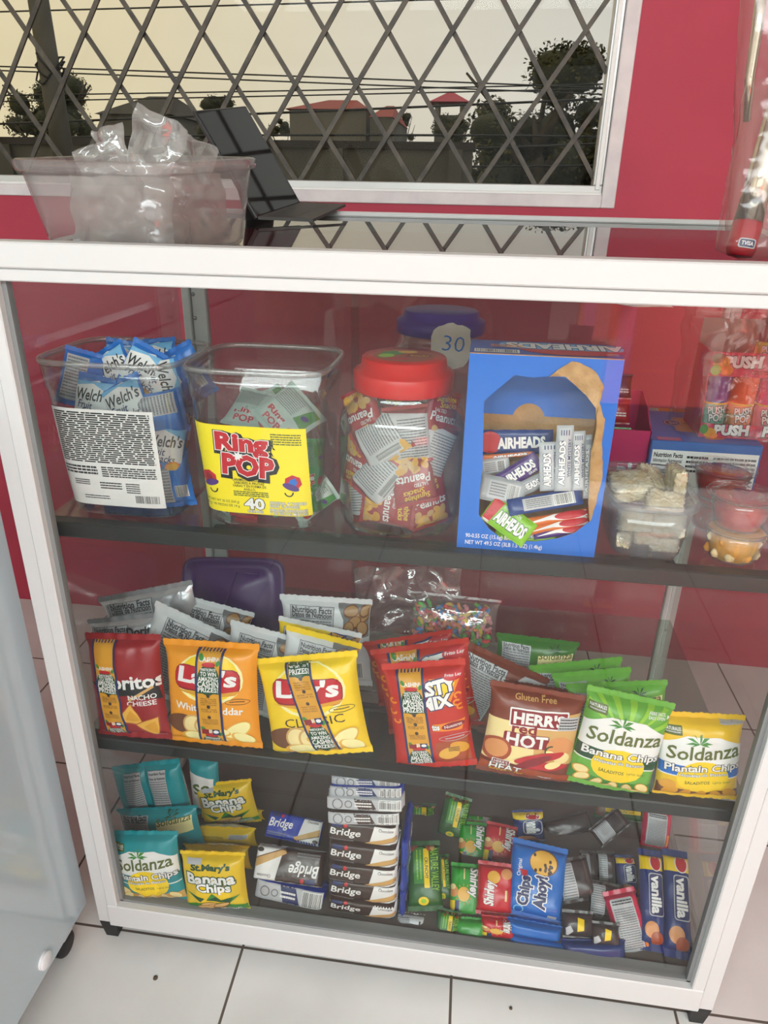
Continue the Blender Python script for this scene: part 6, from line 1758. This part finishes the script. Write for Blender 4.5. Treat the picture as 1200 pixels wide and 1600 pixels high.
def art_end(H, kind):
    """lengthwise back seam of a wafer pack: bar code, round marks"""
    A = Art()
    A.rect(-48, H*.08, 48, H*.92, 'print_silver'); A.poly([(-6, 0), (18, 0), (8, H), (-14, H)], dict(blue='print_navy', pink='print_pink', brown='print_choc')[kind])
    A.barcode(20, H*.14, 46, H*.84, 5, n=20); A.ring(-34, H*.5, 7, 7, 1.6, 'print_grey'); A.ring(-20, H*.5, 5, 5, 1.4, 'print_grey'); A.lines(-12, H*.3, 10, H*.7, 2, 'print_white', .5, 4)
    return A
WF = 'wafer packs'
zb = FL
st = [(1458, 1437), (1437, 1402), (1402, 1366), (1366, 1329), (1329, 1292)]
lbs = ['brown chocolate wafer pack at the bottom of the tall stack', 'brown chocolate wafer pack second from the bottom of the tall stack', 'brown chocolate wafer pack in the middle of the tall stack', 'brown chocolate wafer pack second from the top of the brown stack', 'brown chocolate wafer pack on top of the brown stack']
tower_z = at(566, 1292, y=.045).z; dz = (tower_z-FL)/4.7
xl, xr = at(510, 1450, y=.045).x, at(618, 1455, y=.045).x
xl2, xr2 = at(509, 1300, y=.045).x, at(622, 1295, y=.045).x
for k in range(5):
    z0 = FL+max(0, (k-.3))*dz; z1 = FL+(k+.7)*dz
    f_ = k/5; a_, b_ = xl+(xl2-xl)*f_, xr+(xr2-xr)*f_
    M3 = (Matrix.Translation(((a_+b_)/2+.002*math.sin(k*3), .045+.003*math.sin(k*2), z0)), b_-a_, (z1-z0)*.985)
    brick(None, lbs[k], 'wafer_brown', lambda H: art_bridge(H), 620+k, t=.105, group=WF, M3=M3)
yy = tower_z
for k, (qd, kind, fm, lb) in enumerate(((((512, 1268), (628, 1272), (626, 1292), (510, 1290)), 'brown', 'wafer_brown', 'upturned brown wafer pack with bar code lying on the brown stack'), (((508, 1244), (630, 1250), (630, 1272), (508, 1266)), 'brown', 'wafer_white', 'silvery wafer pack with bar code, third from the top of the tall stack'), (((514, 1228), (630, 1232), (630, 1250), (512, 1246)), 'blue', 'wafer_blue', 'blue and white wafer pack, second from the top of the tall stack'), (((516, 1212), (626, 1218), (628, 1234), (514, 1230)), 'blue', 'wafer_white', 'white wafer pack with blue print topmost of the tall stack'))):
    brick(qd, lb, fm, lambda H, kd=kind: art_end(H, kd), 630+k, y=(.045, .045, .06, .075)[k], lean=22, t=.07, group=WF)
# blue wafer packs standing beside the brown stack
xb = at(626, 1440, y=.05).x
for k in range(3):
    z0 = FL+.002+k*.066
    M = Matrix.Translation((xr+.010, .105, z0)) @ Matrix.Rotation(math.radians(90), 4, 'Z')
    A = Art(); A.text('Bridge', 0, 26, 60, 22, 'print_white', shear=.2)
    P = pillow(.10, .064, .012, 'wafer_blue', 'wafer_blue', A, 640+k, pu=8, pv=6, sv=.02, single=True, narrow=0, ridges=False, backart=A)
    put(P, 'wafer_pack', ['blue wafer pack on edge at the foot of the brown stack right side', 'blue wafer pack on edge halfway up the brown stack right side', 'blue wafer pack on edge highest at the brown stack right side'][k], 'wafer pack', M, WF)
brick(((394, 1404), (504, 1428), (506, 1447), (396, 1428)), 'white and pink wafer pack at the bottom of the left pile', 'wafer_white', lambda H: art_end(H, 'pink'), 650, y=.04, lean=20, t=.08, group=WF)
brick(((396, 1372), (504, 1394), (503, 1428), (394, 1403)), 'white and blue wafer pack second from the bottom of the left pile', 'wafer_blue', lambda H: art_end(H, 'blue'), 651, y=.045, lean=30, t=.08, group=WF)
brick(((404, 1322), (506, 1328), (502, 1394), (392, 1370)), 'brown wafer pack lying upside down on the left pile', 'wafer_brown', lambda H: art_bridge(H, 'choc', True), 652, y=.055, lean=46, t=.045, group=WF)
brick(((428, 1264), (504, 1284), (500, 1322), (406, 1306)), 'dark blue wafer pack leaning at the back of the left pile', 'wafer_blue', lambda H: art_bridge(H, 'choc'), 653, y=.14, lean=52, t=.04, group=WF)

# biscuit packs lying in rows, long side to the back
def art_long(H, kind, k=0):
    """pack with its long side running up: x across -50..50, y along 0..H; words read up the pack"""
    A = Art(); B = Art(); L = H
    # B is laid out reading along x (0..L) with height 100, then turned
    def turn(cw):
        for vs, fs, m in B.L:
            A.raw([((y-50, L-x) if cw else (50-y, x)) for x, y in vs], fs, m)
    if kind == 'oat':
        B.rect(L*.1, 20, L*.62, 50, 'print_green'); B.text('NATURE VALLEY', L*.42, 82, L*.6, 22, 'print_lime', bold=.0); B.rrect(L*.40, 58, L*.56, 16, 'print_yellow', 2); B.text('CRUNCHY', L*.40, 58, L*.3, 10, 'print_darkgreen', bold=.02); B.lines(L*.14, 26, L*.56, 46, 2, 'print_lime', .4, k)
        for j in range(12): B.ell(rnd.uniform(0, L*.12), rnd.uniform(5, 95), 8, 7, ['print_brown', 'print_rust', 'print_tan'][j % 3])
        B.ell(L*.86, 46, L*.06, 15, 'print_yellow'); B.ell(L*.86, 46, L*.03, 8, 'print_lime'); turn(True)
    elif kind in ('lime', 'red'):
        B.ell(L*.56, 44, L*.13, 20, 'print_chip'); 
        for j in range(12): B.poly([(L*.56+L*.15*math.cos(j*.52), 44+24*math.sin(j*.52)), (L*.56+L*.2*math.cos(j*.52+.08), 44+32*math.sin(j*.52+.08)), (L*.56+L*.15*math.cos(j*.52+.16), 44+24*math.sin(j*.52+.16))], 'print_gold')
        B.ell(L*.52, 10, L*.1, 16, 'print_skin'); B.ell(L*.44, 8, L*.05, 9, 'print_cream')
        B.text('Shirley', L*.34, 74, L*.5, 36, 'print_white', shear=.12, bold=.035, out=('print_darkgreen' if kind == 'lime' else 'print_darkred', .04)); B.lines(L*.1, 40, L*.3, 48, 1, 'print_cream', .5, k)
        B.rect(L*.68, 0, L*.99, 16, 'print_yellow'); B.rect(L*.68, 16, L*.99, 30, 'print_navy'); turn(True)
    elif kind == 'redup':
        B.ell(L*.72, 56, L*.12, 18, 'print_chip'); B.ell(L*.80, 20, L*.1, 16, 'print_skin'); B.text('Shirley', L*.42, 64, L*.44, 34, 'print_white', shear=.12, bold=.035, out=('print_darkred', .04)); B.lines(L*.3, 14, L*.5, 26, 1, 'print_cream', .5, k); turn(False)
    elif kind == 'choco':
        A.text('Original', -14, H*.80, 12, H*.18, 'print_white', rot=0) if False else None
        B.ell(L*.74, 42, L*.17, 26, 'print_brown'); B.ell(L*.74, 43, L*.16, 24, 'print_chip')
        for j in range(12): B.ell(L*.74+rnd.uniform(-.12, .12)*L, 43+rnd.uniform(-17, 17), 3, 2.6, 'print_choc')
        B.text('Original', L*.62, 84, L*.22, 9, 'print_white'); B.text('Chips', L*.34, 70, L*.36, 24, 'print_navy', bold=.05, out=('print_white', .07)); B.text('Ahoy!', L*.36, 40, L*.40, 26, 'print_navy', bold=.05, out=('print_white', .07)); B.poly([(L*.52, 78), (L*.6, 84), (L*.6, 70), (L*.53, 70)], 'print_red'); B.ring(L*.1, 78, L*.05, 9, 2, 'print_sky'); B.rect(L*.04, 10, L*.10, 26, 'print_silver'); turn(False)
    elif kind == 'dark':
        A.rect(-46, H*.06, -2, H*.94, 'print_silver'); A.lines(-44, H*.08, -4, H*.92, 14, 'print_grey', .5, k); A.rect(30, 2, 36, H-2, 'print_choc')
    elif kind == 'pinkback':
        A.rrect(-6, H*.48, 70, H*.80, 'print_silver', 6); A.lines(-36, H*.12, 26, H*.74, 18, 'print_grey', .5, k); A.lines(-36, H*.78, 26, H*.86, 2, 'print_black', .5, k); A.rect(32, H*.1, 40, H*.4, 'print_orange')
    elif kind == 'vanilla':
        B.rect(L*.02, 0, L*.22, 100, 'print_yellow'); B.ell(L*.14, 64, L*.09, 26, 'print_white'); B.ell(L*.14, 64, L*.08, 22, 'print_red')
        B.rrect(L*.46, 62, L*.42, 64, 'print_silver', 12); B.rrect(L*.46, 62, L*.40, 58, 'print_navy', 12); B.text('vanilla', L*.46, 62, L*.36, 40, 'print_white', bold=.04)
        B.ell(L*.80, 40, L*.08, 30, 'print_skin'); B.ell(L*.88, 62, L*.07, 26, 'print_rust'); turn(True)
    return A
def biscuit(quad, label, film_, kind, seed, y, lean=58, t=.042, tail=True, group=None, cat='biscuit pack', name='biscuit_pack'):
    M, w, h = fit(quad, y=y, lean=lean)
    w *= 1.24; h *= 1.08
    A = art_long(100*h/w, kind, seed)
    P = pillow(w, h, t, film_, film_, A, seed, pu=3.6, pv=3.6, sv=.07, crinkle=.0028, narrow=.03, single=True, nu=18, nv=26, tooth=.0014)
    return put(P, name, label, cat, M @ Matrix.Translation((0, t*.3, 0)), group)
GRP = 'biscuit packs in the case bottom right'
for a_ in (
    (((626, 1262), (652, 1246), (646, 1290), (622, 1296)), 'green oat bar pack showing a pointed corner, behind the wafer stack', 'cookie_green', 'x', .34, 40),
    (((650, 1258), (688, 1260), (676, 1316), (642, 1316)), 'dark green crunchy oat bar pack at the back left of its row', 'cookie_green', 'oat', .27, 50),
    (((697, 1244), (735, 1254), (717, 1318), (687, 1308)), 'green crunchy oat bar pack standing tallest at the back of its row', 'cookie_green', 'oat', .25, 36),
    (((684, 1340), (708, 1338), (703, 1412), (686, 1412)), 'narrow green oat bar pack squeezed beside the lime biscuit packs', 'cookie_green', 'oat', .10, 55),
    (((680, 1422), (714, 1430), (710, 1474), (682, 1468)), 'green oat bar pack with yellow dot lying lowest at the front', 'cookie_green', 'oat', .035, 40),
    (((622, 1430), (658, 1436), (658, 1462), (622, 1458)), 'white-ended green oat bar pack beside the wafer stack foot', 'wafer_white', 'dark', .04, 30),
    (((640, 1322), (682, 1320), (688, 1424), (642, 1424)), 'green crunchy oat bar pack lying on top at the front of its row', 'cookie_green', 'oat', .065, 52),
    (((735, 1274), (765, 1276), (765, 1296), (732, 1292)), 'lime green biscuit pack peeping out at the very back of its row', 'cookie_lime', 'lime', .30, 45),
    (((728, 1288), (766, 1290), (752, 1360), (720, 1354)), 'lime green biscuit pack lying at the back of its row', 'cookie_lime', 'lime', .20, 55),
    (((716, 1438), (758, 1440), (758, 1484), (714, 1480)), 'lime green biscuit pack lowest at the front with folded end', 'cookie_lime', 'x', .03, 40),
    (((708, 1354), (750, 1356), (744, 1440), (708, 1434)), 'lime green biscuit pack on top at the front of its row', 'cookie_lime', 'lime', .075, 52),
    (((772, 1288), (811, 1298), (797, 1358), (757, 1350)), 'red biscuit pack with sun picture at the back of its row', 'cookie_red', 'red', .20, 52),
    (((758, 1466), (803, 1468), (805, 1498), (758, 1494)), 'red biscuit pack lowest at the front beside the blue cookies', 'cookie_red', 'lime', .025, 36),
    (((757, 1434), (800, 1440), (800, 1470), (756, 1466)), 'red biscuit pack second from the bottom at the front', 'cookie_red', 'lime', .04, 36),
    (((756, 1350), (802, 1358), (795, 1434), (749, 1430)), 'red biscuit pack with upright lettering on top at the front', 'cookie_red', 'redup', .075, 48),
    (((794, 1277), (834, 1267), (847, 1322), (810, 1314)), 'small navy vanilla biscuit pack standing behind the blue cookie packs', 'cookie_navy', 'vanilla', .26, 30),
    (((797, 1459), (881, 1478), (880, 1502), (800, 1490)), 'blue chocolate chip cookie pack lowest of its stack', 'cookie_blue', 'x', .03, 30),
    (((798, 1440), (872, 1452), (868, 1474), (800, 1460)), 'blue chocolate chip cookie pack in the middle of its stack', 'cookie_blue', 'x', .045, 30),
    (((806, 1316), (879, 1334), (868, 1446), (798, 1430)), 'blue chocolate chip cookie pack with cookie picture on top of its stack', 'cookie_blue', 'choco', .075, 52),
    (((852, 1286), (910, 1268), (926, 1302), (860, 1318)), 'dark brown biscuit pack lying crosswise at the back left', 'cookie_dark', 'x', .30, 50),
    (((928, 1291), (962, 1268), (985, 1288), (946, 1324)), 'dark brown biscuit pack lying slantwise at the back centre', 'cookie_dark', 'dark', .28, 50),
    (((908, 1332), (932, 1332), (934, 1378), (914, 1376)), 'dark biscuit pack with white facts side in the middle of the dark pile', 'cookie_dark', 'dark', .20, 52),
    (((934, 1332), (960, 1334), (962, 1388), (940, 1386)), 'dark biscuit pack with pale label at the back right of the dark pile', 'cookie_dark', 'dark', .18, 52),
    (((880, 1346), (920, 1340), (932, 1404), (884, 1414)), 'dark biscuit pack on top of the dark pile at left', 'cookie_dark', 'dark', .12, 52),
    (((926, 1376), (960, 1386), (966, 1440), (922, 1434)), 'dark biscuit pack on top of the dark pile at right', 'cookie_dark', 'dark', .10, 52),
    (((880, 1420), (926, 1424), (930, 1470), (878, 1466)), 'dark biscuit pack with yellow tag at the front left of the dark pile', 'cookie_dark', 'tag', .055, 45),
    (((922, 1438), (966, 1442), (970, 1484), (922, 1478)), 'dark biscuit pack with yellow tag at the front right of the dark pile', 'cookie_dark', 'tag', .045, 45),
    (((886, 1474), (972, 1476), (970, 1506), (890, 1504)), 'crumpled blue biscuit pack end at the foot of the dark pile', 'cookie_navy', 'x', .025, 30),
    (((925, 1248), (1008, 1254), (1003, 1288), (928, 1274)), 'green crunchy oat bar pack lying crosswise furthest back at right', 'cookie_green', 'oatx', .36, 40),
    (((1011, 1264), (1047, 1271), (1042, 1330), (1006, 1324)), 'pink biscuit pack turned backwards standing at the back right', 'cookie_pink', 'pinkback', .25, 30),
    (((966, 1340), (991, 1340), (996, 1402), (972, 1400)), 'navy vanilla biscuit pack leftmost of the vanilla row', 'cookie_navy', 'vanilla', .16, 52),
    (((992, 1334), (1023, 1338), (1037, 1490), (1008, 1484)), 'navy vanilla biscuit pack in the middle of the vanilla row', 'cookie_navy', 'vanilla', .045, 55),
    (((1024, 1332), (1058, 1340), (1078, 1500), (1046, 1496)), 'navy vanilla biscuit pack at the right end beside the case wall', 'cookie_navy', 'vanilla', .040, 55),
    (((969, 1398), (1008, 1390), (1019, 1492), (976, 1500)), 'pink biscuit pack turned backwards lying on the vanilla row', 'cookie_pink', 'pinkback', .045, 48)):
    q_, lb, fm, kd, y, ln = a_
    if kd == 'tag':
        M, w, h = fit(q_, y=y, lean=ln); A = Art(); H = 100*h/w; A.poly([(-8, H*.3), (14, H*.36), (18, H*.72), (-4, H*.78)], 'print_yellow'); A.poly([(-44, H*.1), (-20, H*.3), (-30, H*.5), (-46, H*.4)], 'print_silver')
        put(pillow(w, h, .03, fm, fm, A, 900+len(lb), pu=3, pv=3, sv=.1, crinkle=.005, single=True, nu=18, nv=20), 'biscuit_pack', lb, 'biscuit pack', M, GRP)
    elif kd == 'oatx':
        M, w, h = fit(q_, y=y, lean=ln); H = 100*h/w; A = Art(); A.ell(-40, H*.5, 14, H*.4, 'print_brown'); A.text('NATURE VALLEY', 10, H*.75, 70, H*.2, 'print_lime'); A.rrect(8, H*.48, 76, H*.2, 'print_yellow', 2); A.text('CRUNCHY', 12, H*.48, 40, H*.13, 'print_darkgreen')
        put(pillow(w, h, .03, fm, fm, A, 931, pu=3, pv=3, sv=.05, single=True, nu=20, nv=16), 'biscuit_pack', lb, 'biscuit pack', M, GRP)
    else: biscuit(q_, lb, fm, kd, 700+int(q_[0][0]), y, ln, group=GRP, t=.044 if kd == 'choco' else .042)
